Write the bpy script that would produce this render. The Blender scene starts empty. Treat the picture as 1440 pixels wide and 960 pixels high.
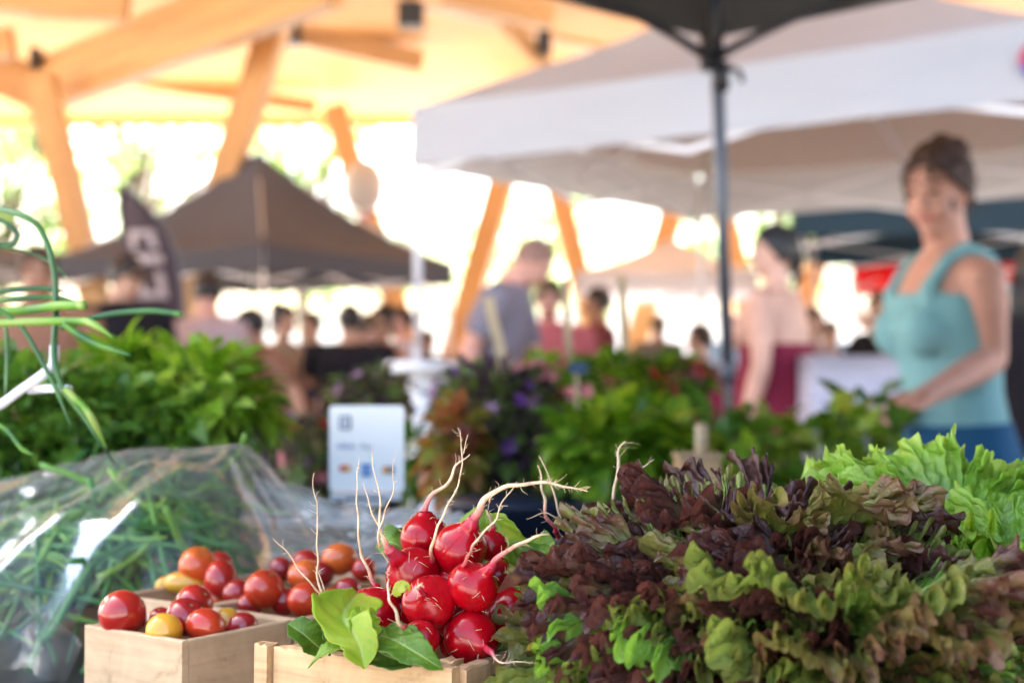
import bpy, math, random
from mathutils import Vector, Matrix, noise
from math import sin, cos, pi, radians as rad
random.seed(11)
SC = bpy.context.scene
COL = SC.collection
# ------------------------------------------------------------ camera
CAMZ = 1.10; PITCH = rad(1.15); FX = 2000.0
cd = bpy.data.cameras.new('camera'); cam = bpy.data.objects.new('camera', cd); COL.objects.link(cam)
cam.location = (0, 0, CAMZ); cam.rotation_euler = (pi/2 + PITCH, 0, 0)
cd.lens = 50; cd.sensor_width = 36; cd.clip_start = 0.02; cd.clip_end = 2000
cd.dof.use_dof = True; cd.dof.focus_distance = 0.765; cd.dof.aperture_fstop = 6.0; cd.dof.aperture_blades = 0
SC.camera = cam
# ------------------------------------------------------------ light
SUN_EL, SUN_AZ = 52, -38          # azimuth measured from +Y towards +X
SKY = 0.15; SUN = 4.5; EXPO = 3.12
w = bpy.data.worlds.new('World'); SC.world = w; w.use_nodes = True
nt = w.node_tree; bg = nt.nodes['Background']
sk = nt.nodes.new('ShaderNodeTexSky'); sk.sky_type = 'NISHITA'; sk.sun_disc = False
sk.sun_elevation = rad(SUN_EL); sk.sun_rotation = rad(SUN_AZ); sk.air_density = 1.0; sk.dust_density = 5.0; sk.ozone_density = .6
nt.links.new(sk.outputs[0], bg.inputs[0]); bg.inputs[1].default_value = SKY
ld = bpy.data.lights.new('sun', 'SUN'); ld.energy = SUN; ld.angle = rad(0.6); ld.color = (1, .95, .87)
lo = bpy.data.objects.new('sun', ld); COL.objects.link(lo)
sd = Vector((sin(rad(SUN_AZ))*cos(rad(SUN_EL)), cos(rad(SUN_AZ))*cos(rad(SUN_EL)), sin(rad(SUN_EL))))
lo.rotation_euler = sd.to_track_quat('Z', 'Y').to_euler(); lo.location = (0, 0, 30)
vs = SC.view_settings; vs.view_transform = 'Standard'; vs.look = 'None'; vs.gamma = 1; vs.exposure = EXPO
cy = SC.cycles; cy.use_denoising = True; cy.max_bounces = 10; cy.diffuse_bounces = 7; cy.glossy_bounces = 3
cy.transmission_bounces = 6; cy.transparent_max_bounces = 14; cy.caustics_reflective = False; cy.caustics_refractive = False
cy.sample_clamp_indirect = 4.0

def P(px, py, Y):
    """point at depth Y under photo pixel (1440 wide)"""
    f = Vector((0, cos(PITCH), sin(PITCH))); u = Vector((0, -sin(PITCH), cos(PITCH)))
    d = Vector(((px-720)/FX, 0, 0)) + f - u*((py-480)/FX)
    return Vector((0, 0, CAMZ)) + d*(Y/d.y)

# ------------------------------------------------------------ mesh builder
class MB:
    def __init__(s): s.v = []; s.f = []; s.mi = []; s.at = {}; s.n = 0
    def vert(s, p, **a):
        s.v.append(Vector(p))
        for k, x in a.items(): s.at.setdefault(k, {})[len(s.v)-1] = x
        return len(s.v)-1
    def face(s, *i, m=0): s.f.append(i); s.mi.append(m)
    def box(s, c, h, rot=None, m=0):
        b = len(s.v); R = rot or Matrix.Identity(3)
        for z in (-1, 1):
            for y in (-1, 1):
                for x in (-1, 1): s.vert(Vector(c) + R @ Vector((x*h[0], y*h[1], z*h[2])))
        for q in ((0,2,3,1),(4,5,7,6),(0,1,5,4),(2,6,7,3),(0,4,6,2),(1,3,7,5)): s.face(*[b+k for k in q], m=m)
    def beam(s, a, b, wd, ht, up=Vector((0,0,1)), m=0):
        a = Vector(a); b = Vector(b); x = (b-a).normalized(); y = up.cross(x)
        if y.length < 1e-4: y = Vector((1,0,0))
        y.normalize(); z = x.cross(y)
        s.box((a+b)/2, ((b-a).length/2, wd/2, ht/2), Matrix((x, y, z)).transposed(), m)
    def tube(s, pts, rx, ry=None, seg=10, ref=None, cap=True, m=0, tv=None, round_=False):
        pts = [Vector(p) for p in pts]; n = len(pts)
        if not isinstance(rx, (list, tuple)): rx = [rx]*n
        rx = list(rx)
        ry = list(ry) if isinstance(ry, (list, tuple)) else ([ry]*n if ry else list(rx))
        if round_:
            d0 = (pts[0]-pts[1]).normalized(); d1 = (pts[-1]-pts[-2]).normalized()
            a, b = pts[0], pts[-1]; ra, rb = rx[0], rx[-1]; sa, sb = ry[0], ry[-1]
            ma, mb_ = (ra+sa)/2, (rb+sb)/2
            pts = [a+d0*ma*.9, a+d0*ma*.6] + pts + [b+d1*mb_*.6, b+d1*mb_*.9]
            rx = [ra*.42, ra*.8] + rx + [rb*.8, rb*.42]; ry = [sa*.42, sa*.8] + ry + [sb*.8, sb*.42]
            n = len(pts)
            if tv: tv = [tv[0]]*2 + list(tv) + [tv[-1]]*2
        T = []
        for i in range(n):
            t = pts[min(i+1, n-1)] - pts[max(i-1, 0)]
            T.append(t.normalized() if t.length > 1e-9 else Vector((0,0,1)))
        r = Vector(ref) if ref is not None else (Vector((1,0,0)) if abs(T[0].x) < .8 else Vector((0,1,0)))
        b0 = len(s.v)
        for i in range(n):
            r = (r - T[i]*r.dot(T[i])).normalized(); q = T[i].cross(r)
            for k in range(seg):
                a = 2*pi*k/seg
                j = s.vert(pts[i] + r*cos(a)*rx[i] + q*sin(a)*ry[i])
                if tv: s.at.setdefault('t', {})[j] = tv[i]
        for i in range(n-1):
            for k in range(seg):
                k2 = (k+1) % seg
                s.face(b0+i*seg+k, b0+i*seg+k2, b0+(i+1)*seg+k2, b0+(i+1)*seg+k, m=m)
        if cap:
            s.face(*[b0+k for k in range(seg)][::-1], m=m); s.face(*[b0+(n-1)*seg+k for k in range(seg)], m=m)
    def ball(s, c, r, seg=16, rings=10, m=0, R=None, **a):
        c = Vector(c); r = Vector(r) if isinstance(r, (tuple, list, Vector)) else Vector((r, r, r)); b = len(s.v); R = R or Matrix.Identity(3)
        s.vert(c + R @ Vector((0,0,-r.z)), **a)
        for i in range(1, rings):
            ph = -pi/2 + pi*i/rings
            for k in range(seg):
                th = 2*pi*k/seg
                s.vert(c + R @ Vector((r.x*cos(ph)*cos(th), r.y*cos(ph)*sin(th), r.z*sin(ph))), **a)
        s.vert(c + R @ Vector((0,0,r.z)), **a); top = len(s.v)-1
        for k in range(seg):
            k2 = (k+1) % seg
            s.face(b, b+1+k2, b+1+k, m=m); s.face(top, top-seg+k, top-seg+k2, m=m)
            for i in range(rings-2):
                s.face(b+1+i*seg+k, b+1+i*seg+k2, b+1+(i+1)*seg+k2, b+1+(i+1)*seg+k, m=m)
    def grid(s, fn, nu, nv, m=0, attrs=None):
        b = len(s.v)
        for i in range(nu+1):
            for j in range(nv+1):
                u, v = i/nu, j/nv; k = s.vert(fn(u, v))
                if attrs:
                    for kk, x in attrs(u, v).items(): s.at.setdefault(kk, {})[k] = x
        for i in range(nu):
            for j in range(nv):
                a = b+i*(nv+1)+j; s.face(a, a+1, a+nv+2, a+nv+1, m=m)
    def leaf(s, p, d, up, L, W, droop=.3, fold=.25, tone=0, m=0, nl=5, tip=1.0):
        """ovate leaf: p base, d direction, up leaf normal"""
        p = Vector(p); d = Vector(d).normalized(); up = Vector(up); up = (up - d*up.dot(d))
        if up.length < 1e-4: up = d.orthogonal()
        up.normalize(); sx = d.cross(up); b = len(s.v)
        for i in range(nl+1):
            t = i/nl; wd = W*.5*(sin(pi*min(t*.93+.05, 1)**.75))**.8*tip
            c = p + d*(L*t*(1-.12*droop*t)) - up*(droop*L*t*t)
            for q in (-1, 0, 1): s.vert(c + sx*q*wd + up*(abs(q)*fold*wd), tone=tone, t=t)
        for i in range(nl):
            a = b+i*3; s.face(a, a+1, a+4, a+3, m=m); s.face(a+1, a+2, a+5, a+4, m=m)

def chain_(p):
    a, b, c = p; return [a.lerp(b, t).lerp(b.lerp(c, t), t) for t in [i/10 for i in range(11)]]
def OM(loc, rz=0): return Matrix.Translation(Vector(loc)) @ Matrix.Rotation(rz, 4, 'Z')
def mesh_from(mb, mats, inv=None, smooth=True, name='m'):
    me = bpy.data.meshes.new(name)
    vv = [inv @ v for v in mb.v] if inv else mb.v
    me.from_pydata([tuple(v) for v in vv], [], mb.f)
    for a, dct in mb.at.items():
        at = me.attributes.new(a, 'FLOAT', 'POINT'); arr = [0.0]*len(vv)
        for k, x in dct.items(): arr[k] = x
        at.data.foreach_set('value', arr)
    for mm in (mats if isinstance(mats, (list, tuple)) else [mats]): me.materials.append(mm)
    me.polygons.foreach_set('material_index', mb.mi)
    me.polygons.foreach_set('use_smooth', [smooth]*len(me.polygons)); me.update(); me.validate()
    return me
def tag(o, label=None, cat=None, group=None, kind=None):
    if label: o['label'] = label
    if cat: o['category'] = cat
    if group: o['group'] = group
    if kind: o['kind'] = kind
    return o
def thing(name, label, cat, loc=(0,0,0), rz=0, group=None):
    o = bpy.data.objects.new(name, None); COL.objects.link(o); o.location = loc; o.rotation_euler = (0, 0, rz)
    o.empty_display_size = .05
    o['_m'] = 0; del o['_m']
    return tag(o, label, cat, group)
def rootm(o):
    m = o.matrix_basis.copy()
    return m if o.parent is None else rootm(o.parent) @ m
def part(name, mb, mats, parent, smooth=True, local=False, label=None, bevel=0, loc=None):
    """mesh child; mb in world coordinates unless local"""
    inv = None if local else rootm(parent).inverted()
    o = bpy.data.objects.new(name, mesh_from(mb, mats, inv, smooth, name)); COL.objects.link(o); o.parent = parent
    if label: o['label'] = label
    if bevel: bev(o, bevel)
    return o
def solo(name, mb, mats, label, cat, loc=None, smooth=True, group=None, kind=None, bevel=0):
    loc = Vector(loc) if loc is not None else Vector((0,0,0))
    o = bpy.data.objects.new(name, mesh_from(mb, mats, Matrix.Translation(-loc), smooth, name)); COL.objects.link(o); o.location = loc
    if bevel: bev(o, bevel)
    return tag(o, label, cat, group, kind)
def bev(o, wd):
    b = o.modifiers.new('bevel', 'BEVEL'); b.width = wd; b.segments = 2; b.limit_method = 'ANGLE'; b.angle_limit = rad(40)
def struct(name, mb, mats, smooth=False): 
    o = bpy.data.objects.new(name, mesh_from(mb, mats, None, smooth, name)); COL.objects.link(o); o['kind'] = 'structure'; return o
def copy_obj(o, parent=None):
    c = o.copy(); COL.objects.link(c); c.parent = parent
    for ch in o.children: copy_obj(ch, c)
    return c
def remesh(mb, vox, mats, smooth_it=4):
    """fuse overlapping closed shells into one continuous skin"""
    me = mesh_from(mb, mats); o = bpy.data.objects.new('tmp', me); COL.objects.link(o)
    r = o.modifiers.new('r', 'REMESH'); r.mode = 'VOXEL'; r.voxel_size = vox; r.use_smooth_shade = True
    s_ = o.modifiers.new('s', 'SMOOTH'); s_.factor = .5; s_.iterations = smooth_it
    dg = bpy.context.evaluated_depsgraph_get(); out = bpy.data.meshes.new_from_object(o.evaluated_get(dg))
    bpy.data.objects.remove(o)
    out.materials.clear()
    for mm in (mats if isinstance(mats, (list, tuple)) else [mats]): out.materials.append(mm)
    return out
def part_me(name, me, parent, label=None):
    o = bpy.data.objects.new(name, me); COL.objects.link(o); o.parent = parent
    if label: o['label'] = label
    return o

# ------------------------------------------------------------ materials
def new_mat(name):
    m = bpy.data.materials.new(name); m.use_nodes = True; t = m.node_tree
    return m, t, t.nodes['Principled BSDF'], t.nodes['Material Output']
def N(t, k, **kw):
    n = t.nodes.new(k)
    for a, b in kw.items(): setattr(n, a, b)
    return n
def ramp(t, src, stops):
    r = N(t, 'ShaderNodeValToRGB'); e = r.color_ramp.elements
    while len(e) < len(stops): e.new(.5)
    for i, (p, c) in enumerate(stops): e[i].position = p; e[i].color = (*c, 1)
    t.links.new(src, r.inputs[0]); return r.outputs[0]
def noise_tex(t, scale, detail=4, vec=None, dist=0, rough=.5):
    n = N(t, 'ShaderNodeTexNoise'); n.inputs['Scale'].default_value = scale; n.inputs['Detail'].default_value = detail
    n.inputs['Distortion'].default_value = dist; n.inputs['Roughness'].default_value = rough
    if vec is None:
        c = N(t, 'ShaderNodeTexCoord'); vec = c.outputs['Object']
    t.links.new(vec, n.inputs['Vector']); return n.outputs['Fac']
def bump(t, bs, h, dist, strength=.5):
    b = N(t, 'ShaderNodeBump'); b.inputs['Strength'].default_value = strength; b.inputs['Distance'].default_value = dist
    t.links.new(h, b.inputs['Height']); t.links.new(b.outputs[0], bs.inputs['Normal'])
def sh(c, k): return tuple(min(1, x*k) for x in c)
def simple(name, c, rough=.6, var=.2, scale=8, metal=0, bumpd=0, bscale=60, spec=.5, trans=0, sheen=0, coat=0):
    m, t, b, out = new_mat(name)
    col = ramp(t, noise_tex(t, scale), [(.3, sh(c, 1-var)), (.7, sh(c, 1+var))]); t.links.new(col, b.inputs['Base Color'])
    b.inputs['Roughness'].default_value = rough; b.inputs['Metallic'].default_value = metal
    b.inputs['Specular IOR Level'].default_value = spec; b.inputs['Coat Weight'].default_value = coat
    if bumpd: bump(t, b, noise_tex(t, bscale, 3), bumpd)
    if trans:
        tr = N(t, 'ShaderNodeBsdfTranslucent'); t.links.new(col, tr.inputs[0]); mx = N(t, 'ShaderNodeMixShader'); mx.inputs[0].default_value = trans
        t.links.new(b.outputs[0], mx.inputs[1]); t.links.new(tr.outputs[0], mx.inputs[2]); t.links.new(mx.outputs[0], out.inputs[0])
    return m
def wood(name, dark, light, sc=(3, 60, 60), rough=.65, knots=True, bs=.0006):
    m, t, b, out = new_mat(name)
    c = N(t, 'ShaderNodeTexCoord'); mp = N(t, 'ShaderNodeMapping'); mp.inputs['Scale'].default_value = sc
    oi = N(t, 'ShaderNodeObjectInfo'); ad = N(t, 'ShaderNodeVectorMath', operation='ADD')
    t.links.new(c.outputs['Object'], ad.inputs[0]); t.links.new(oi.outputs['Random'], ad.inputs[1])
    t.links.new(ad.outputs[0], mp.inputs[0])
    f = noise_tex(t, 1, 6, mp.outputs[0], .4, .6)
    col = ramp(t, f, [(.25, dark), (.45, sh(light, .85)), (.62, light), (.8, sh(light, 1.08))])
    f2 = noise_tex(t, 26, 6, dist=.6, rough=.7); cc = ramp(t, f2, [(.30, (.55,.5,.46)), (.42, (.88,.86,.84)), (.6, (1,1,1))])
    mx = N(t, 'ShaderNodeMix', data_type='RGBA', blend_type='MULTIPLY'); mx.inputs[0].default_value = 1
    t.links.new(col, mx.inputs[6]); t.links.new(cc, mx.inputs[7]); t.links.new(mx.outputs[2], b.inputs['Base Color'])
    b.inputs['Roughness'].default_value = rough; bump(t, b, f, bs, .6); return m
def leafmat(name, stops, trans=.35, rough=.45, attr='tone', spec=.5, bs=0, rnd=.0, nscale=25, nw=.3, dark_rib=None):
    m, t, b, out = new_mat(name)
    a = N(t, 'ShaderNodeAttribute', attribute_name=attr)
    nz = noise_tex(t, nscale, 3)
    ma = N(t, 'ShaderNodeMath', operation='MULTIPLY_ADD'); ma.inputs[1].default_value = nw; t.links.new(nz, ma.inputs[0]); t.links.new(a.outputs['Fac'], ma.inputs[2])
    sub = N(t, 'ShaderNodeMath', operation='SUBTRACT'); t.links.new(ma.outputs[0], sub.inputs[0]); sub.inputs[1].default_value = nw*.5
    src = sub.outputs[0]
    if rnd:
        oi = N(t, 'ShaderNodeObjectInfo'); m2 = N(t, 'ShaderNodeMath', operation='MULTIPLY_ADD'); m2.inputs[1].default_value = rnd
        t.links.new(oi.outputs['Random'], m2.inputs[0]); t.links.new(src, m2.inputs[2])
        m3 = N(t, 'ShaderNodeMath', operation='SUBTRACT'); t.links.new(m2.outputs[0], m3.inputs[0]); m3.inputs[1].default_value = rnd*.5; src = m3.outputs[0]
    col = ramp(t, src, stops)
    if dark_rib:
        r = N(t, 'ShaderNodeAttribute', attribute_name='rib'); mx = N(t, 'ShaderNodeMix', data_type='RGBA')
        t.links.new(r.outputs['Fac'], mx.inputs[0]); t.links.new(col, mx.inputs[6]); mx.inputs[7].default_value = (*dark_rib, 1); col = mx.outputs[2]
    t.links.new(col, b.inputs['Base Color']); b.inputs['Roughness'].default_value = rough; b.inputs['Specular IOR Level'].default_value = spec
    tr = N(t, 'ShaderNodeBsdfTranslucent'); hs = N(t, 'ShaderNodeHueSaturation'); hs.inputs['Value'].default_value = 1.5; hs.inputs['Saturation'].default_value = 1.05
    t.links.new(col, hs.inputs['Color']); t.links.new(hs.outputs[0], tr.inputs[0])
    mx = N(t, 'ShaderNodeMixShader'); mx.inputs[0].default_value = trans
    t.links.new(b.outputs[0], mx.inputs[1]); t.links.new(tr.outputs[0], mx.inputs[2]); t.links.new(mx.outputs[0], out.inputs[0])
    if bs: bump(t, b, noise_tex(t, 260, 4), bs*1.3, .9)
    return m

M = dict(
 concrete=simple('concrete', (.36,.34,.32), .85, .12, .8, bumpd=.003, bscale=30),
 paving=simple('paving', (.5,.48,.45), .85, .1, .4),
 deck=simple('deck', (.72,.36,.09), .6, .10, .9),
 glulam=wood('glulam', (.46,.22,.075), (.66,.38,.15), (.6, 9, 9), .5, bs=.002),
 steel=simple('steel', (.03,.03,.035), .45, .1, 5, metal=.3),
 boxwood=wood('boxwood', (.46,.28,.14), (.62,.43,.25), (5, 5, 90), .7, bs=.0002),
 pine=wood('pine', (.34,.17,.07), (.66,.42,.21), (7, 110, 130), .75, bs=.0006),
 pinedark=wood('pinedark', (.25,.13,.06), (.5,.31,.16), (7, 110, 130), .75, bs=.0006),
 tray=wood('tray', (.2,.1,.05), (.38,.22,.12), (6, 60, 60), .7),
 cloth_dark=simple('cloth_dark', (.018,.018,.022), .9, .2, 30, bumpd=.001, bscale=300),
 white=simple('white', (.8,.8,.81), .5, .03, 3),
 whitepole=simple('whitepole', (.72,.72,.73), .4, .03, 3),
 black=simple('black', (.012,.012,.014), .5, .1, 10),
 navy=simple('navy', (.012,.02,.045), .45, .1, 10),
 polegray=simple('polegray', (.10,.12,.15), .4, .05, 4, metal=.5),
 wirewhite=simple('wirewhite', (.75,.77,.85), .3, .03, 8),
 trunk=simple('trunk', (.14,.1,.07), .9, .3, 4),
 stem=simple('stem', (.15,.22,.06), .6, .2, 20),
 hairbrown=simple('hairbrown', (.05,.022,.012), .7, .4, 40, bumpd=.003, bscale=120),
 hairdark=simple('hairdark', (.012,.009,.008), .5, .3, 40),
 hairbuzz=simple('hairbuzz', (.26,.14,.10), .7, .2, 40),
 hairlight=simple('hairlight', (.11,.07,.035), .5, .3, 40),
 eye=simple('eye', (.03,.02,.015), .2, .1, 40),
 lip=simple('lip', (.45,.14,.12), .45, .1, 40),
 stake=wood('stake', (.5,.36,.2), (.72,.56,.36), (60, 60, 6), .8),
)
def skinm(n, c): return simple(n, c, .5, .16, 7, spec=.4, bumpd=.002, bscale=40)
SK = dict(fair=skinm('skin_fair', (.62,.36,.26)), tan=skinm('skin_tan', (.50,.28,.18)), rosy=skinm('skin_rosy', (.62,.32,.235)), brown=skinm('skin_brown', (.33,.16,.09)))
def cloth(n, c, rough=.9, var=.08, sc=6): return simple(n, c, rough, var, sc, bumpd=.004, bscale=14, spec=.2)
# ------------------------------------------------------------ setting
g = MB()
g.grid(lambda u, v: Vector(((u-.5)*1600, (v-.5)*1600, -.004)), 8, 8); struct('ground', g, M['paving'])
g = MB(); g.grid(lambda u, v: Vector((-16+34*u, -6+29.5*v, 0)), 4, 4); struct('pavement', g, M['concrete'])

# timber pavilion
pav = thing('timber_pavilion', 'large open timber pavilion roof with orange glulam beams and slanted struts', 'pavilion', (0, 23, 0))
def sheet(mb, pts, th):
    b = len(mb.v)
    for p in pts: mb.vert(p)
    for p in pts: mb.vert(Vector(p)+Vector((0,0,th)))
    mb.face(b, b+3, b+2, b+1); mb.face(b+4, b+5, b+6, b+7)
    for i in range(4): j = (i+1) % 4; mb.face(b+i, b+j, b+4+j, b+4+i)
g = MB()
for i in range(22):                                   # deck boards running across, tiny gaps
    y0 = 3.2 + 19.8*i/22; y1 = 3.2 + 19.8*(i+1)/22 - .012
    z0 = 5.15 + .0*i; sheet(g, [(-15, y0, z0), (17, y0, z0), (17, y1, z0), (-15, y1, z0)], .12)
part('roof_deck', g, M['deck'], pav, smooth=False)
def pbeam(name, a, b, wd, ht, mat='glulam'):
    a = Vector(a); b = Vector(b); mb = MB(); L = (b-a).length
    mb.box((0,0,0), (L/2, wd/2, ht/2)); o = part(name, mb, M[mat], pav, smooth=False, local=True, bevel=.012)
    x = (b-a).normalized(); y = Vector((0,0,1)).cross(x)
    y = y.normalized() if y.length > 1e-3 else Vector((0,1,0)); z = x.cross(y)
    R = Matrix((x, y, z)).transposed().to_4x4(); o.matrix_basis = rootm(pav).inverted() @ Matrix.Translation((a+b)/2) @ R
    return o
# main rafters
pbeam('rafter', P(50, 128, 16.2), P(470, -40, 12.6), .22, .62)
pbeam('rafter', P(-160, 30, 16.2), P(60, 130, 16.2), .22, .5)
pbeam('rafter', P(560, -30, 15.5), P(1000, 90, 19.5), .22, .5)
# purlins
pbeam('purlin', P(398, 44, 17), P(592, 88, 17.6), .2, .27)
pbeam('purlin', P(185, 112, 20), P(445, 152, 20.5), .2, .22)
pbeam('purlin', P(-60, 72, 15), P(20, 60, 15), .2, .3)
pbeam('purlin', P(-40, -8, 13.4), P(180, 10, 13.4), .2, .3)
pbeam('purlin', P(625, -6, 14.4), P(775, 26, 14.8), .2, .22)
pbeam('brace', P(700, 18, 16), P(772, 100, 16.5), .14, .16)
pbeam('edge_beam', (-15, 22.85, 5.08), (17, 22.85, 5.08), .12, .14)
for (bx, y, tl, tr) in ((185, 15.2, P(58, 110, 15.2), P(392, 20, 15.2)), (610, 20.5, P(470, 150, 20.5), P(735, 150, 20.5)), (868, 21.5, P(770, 215, 21.5), P(985, 150, 21.5)), (1085, 22, P(985, 160, 22), P(1210,170,22)), (-330, 15.2, P(-470,120,15.2), P(-190,60,15.2))):
    base = Vector((P(bx, 520, y).x, y, 0))
    for tp in (tl, tr):
        pbeam('strut', base + Vector((0, .0 if tp is tl else .30, .3)), tp, .26 if y < 18 else .3, .3 if y < 18 else .34)
    m = MB(); m.box(base + Vector((0, .15, .15)), (.35, .4, .15)); part('footing', m, M['concrete'], pav, smooth=False, bevel=.02)
for (px, py, y, sx, sz) in ((388, 16, 15.0, .12, .10), (405, 50, 16.8, .14, .12), (765, 62, 16.3, .08, .14), (52, 84, 15.9, .05, .12)):
    m = MB(); m.box(P(px, py, y), (sx, .14, sz)); part('steel_bracket', m, M['steel'], pav, smooth=False, bevel=.01)
for x0 in (-14.6, 16.6):                              # outer side posts
    for y0 in (6, 14):
        m = MB(); m.box((x0, y0, 2.55), (.16, .16, 2.55)); part('post', m, M['glulam'], pav, smooth=False)
# ceiling speaker
sp = thing('ceiling_speaker', 'black box speaker hanging under the orange timber roof', 'speaker', P(578, 20, 14))
m = MB(); m.box(P(578, 22, 14), (.13, .11, .125)); part('cabinet', m, M['black'], sp, smooth=False, bevel=.015)
m = MB(); m.beam(P(578, 6, 14), Vector((P(578,0,14).x, 14, 5.16)), .03, .03, up=Vector((0,1,0))); part('bracket', m, M['steel'], sp, smooth=False)
m = MB(); m.box(P(578, 22, 13.88), (.11, .006, .1)); part('grille', m, M['steel'], sp, smooth=False)

# trees beyond
fol = leafmat('tree_leaf', [(0, (.10,.16,.04)), (.5, (.17,.26,.07)), (1, (.28,.38,.12))], .5, .5, nscale=.6, nw=.5)
def tree(px, Y, H, R, label, n=1900, seed=0, zc=.62):
    rnd = random.Random(seed); b = Vector((P(px, 520, Y).x, Y, 0))
    t = thing('leafy_tree', label, 'tree', b, group='trees beyond the pavilion')
    m = MB(); tips = []
    trunk_top = b + Vector((rnd.uniform(-.3,.3), 0, H*.45))
    m.tube([b, b+Vector((.1,0,H*.2)), trunk_top, b+Vector((.1,.1,H*.75))], [R*.07, R*.055, R*.045, R*.015], seg=9)
    for k in range(13):
        a = rnd.uniform(0, 2*pi); z0 = H*rnd.uniform(.32, .62); e = b + Vector((cos(a)*R*rnd.uniform(.5,.85), sin(a)*R*rnd.uniform(.5,.85), H*rnd.uniform(.5,.92)))
        s = b + Vector((.1, 0, z0)); mid = (s+e)/2 + Vector((0,0,.3)); m.tube([s, mid, e], [R*.028, R*.018, R*.007], seg=6); tips += [e, mid]
    part('trunk', m, M['trunk'], t)
    c = MB(); cl = []
    for k in range(34):
        d = Vector((rnd.gauss(0,1), rnd.gauss(0,1), rnd.gauss(0,1))).normalized()*rnd.uniform(.35,1)
        cl.append((b + Vector((d.x*R, d.y*R, H*zc + d.z*H*.36)), rnd.uniform(.13,.26)*R, rnd.uniform(0,1)))
    for k in range(n):
        cc, cr, tn = cl[rnd.randrange(len(cl))]
        q = cc + Vector((rnd.gauss(0,1), rnd.gauss(0,1), rnd.gauss(0,.8)))*cr*.62
        d = Vector((rnd.gauss(0,1), rnd.gauss(0,1), rnd.gauss(-.3,.7))); u = Vector((rnd.gauss(0,.6), rnd.gauss(0,.6), 1))
        s = rnd.uniform(.16, .34); c.leaf(q, d, u, s, s*.6, .3, .2, tone=tn+rnd.uniform(-.2,.2), nl=2)
    part('crown', c, fol, t)
tree(190, 36, 11, 4.2, 'tall sparse tree seen between the two left roof struts', seed=1)
tree(-10, 30, 8, 2.8, 'green tree at the far left edge beyond the grey tent', seed=2)
tree(425, 40, 10, 3.6, 'pale tree rising behind the peak of the dark tent', seed=3)
tree(735, 42, 7.5, 3.0, 'small tree behind the bending man in grey', seed=4, n=1300)
tree(1085, 34, 7.5, 2.6, 'light green tree behind the bare-shouldered woman', seed=5, n=1700)
tree(560, 60, 9, 4, 'far tree between the dark tent and the white canopy', seed=6, n=1200)
# far pale building
bd = thing('pale_building', 'long pale low building far behind the market stalls', 'building', (10, 62, 0))
m = MB(); m.box((12, 64, 1.7), (34, 2, 1.7)); part('wall', m, simple('render_wall', (.72,.68,.62), .9, .05, .3), bd, smooth=False)
m = MB(); m.box((12, 64, 3.5), (34.6, 2.5, .12)); part('roof', m, simple('roof_grey', (.45,.43,.42), .7), bd, smooth=False)
for k in range(12):
    m = MB(); m.box((-18+5.4*k, 61.97, 1.7), (.9, .05, .6)); part('window', m, simple('glass_dark', (.08,.1,.12), .1) if k == 0 else bpy.data.materials['glass_dark'], bd, smooth=False)

# ------------------------------------------------------------ tents
def tent(name, label, corners, ez, pz, colm, valh=.26, frame='whitepole', sag=.12, legs=(0,1,2,3), trusses=True, leanleg=None, vm=None, group='pop-up canopies', vmat=None, legr=.02):
    """corners: 4 xy, counter-clockwise; ez = bottom edge of the valance"""
    cs = [Vector((c[0], c[1], 0)) for c in corners]; ctr = sum(cs, Vector())/4
    t = thing(name, label, 'canopy tent', ctr, group=group)
    zt = ez + valh; pk = ctr + Vector((0,0,pz)); m = MB()
    for i in range(4):
        a = cs[i] + Vector((0,0,zt)); b = cs[(i+1) % 4] + Vector((0,0,zt))
        def fn(u, v, a=a, b=b):
            e = a.lerp(b, u); p = e.lerp(pk, v)
            p.z -= sag*sin(pi*v)*(1.0 + .6*sin(pi*u)) ; p.z -= .02*sin(pi*u)*(1-v)
            return p + Vector((0,0,.012*noise.noise(p*2.5)))
        m.grid(fn, 14, 12)
    can = part('canopy', m, colm, t)
    m = MB()
    for i in range(4):
        a = cs[i]; b = cs[(i+1) % 4]; out = (b-a).normalized().cross(Vector((0,0,1)))
        def fn(u, v, a=a, b=b, out=out):
            p = a.lerp(b, u) + Vector((0,0,zt+.003 - (valh)*v - .02*sin(pi*u)*(1-v))) + out*(.012 + .018*v*sin(u*17)*sin(pi*u) + .01*noise.noise(Vector((u*6, v*3, i))))
            return p
        m.grid(fn, 36, 5)
    part('valance', m, vmat or colm, can)
    fr = MB(); tz = zt-.05
    for i in range(4):
        a = cs[i].lerp(ctr, .012); b = cs[(i+1) % 4].lerp(ctr, .012); n = 2
        if trusses:
            for k in range(n):
                for (z0, z1) in ((tz, tz-.3), (tz-.3, tz)):
                    p = a.lerp(b, k/n) + Vector((0,0,z0)); q = a.lerp(b, (k+1)/n) + Vector((0,0,z1)); fr.beam(p, q, .014, .026)
        e = cs[i].lerp(ctr, .02) + Vector((0,0,tz)); fr.beam(e, pk - Vector((0,0,.12)), .016, .028)
        mid = a.lerp(b, .5) + Vector((0,0,tz-.15)); fr.beam(mid, pk - Vector((0,0,.45)), .016, .028)
    fr.beam(pk - Vector((0,0,.5)), pk - Vector((0,0,.02)), .04, .04, up=Vector((0,1,0)))
    part('frame', fr, M[frame], t, smooth=False)
    for i in legs:
        m = MB(); top = cs[i].lerp(ctr, .012) + Vector((0,0,tz)); bot = cs[i].lerp(ctr, .012)
        if leanleg and i == leanleg[0]: bot = bot + Vector(leanleg[1])
        mid = top.lerp(bot, .5); m.tube([top, mid], legr, seg=10); m.tube([mid, bot+Vector((0,0,.01))], legr*.78, seg=10)
        m.tube([mid+(top-bot)*.012, mid-(top-bot)*.012], legr*1.25, seg=10); m.box(bot+Vector((0,0,.006)), (.05,.05,.006))
        lg = part('leg', m, M[frame], t)
    return t
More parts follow.
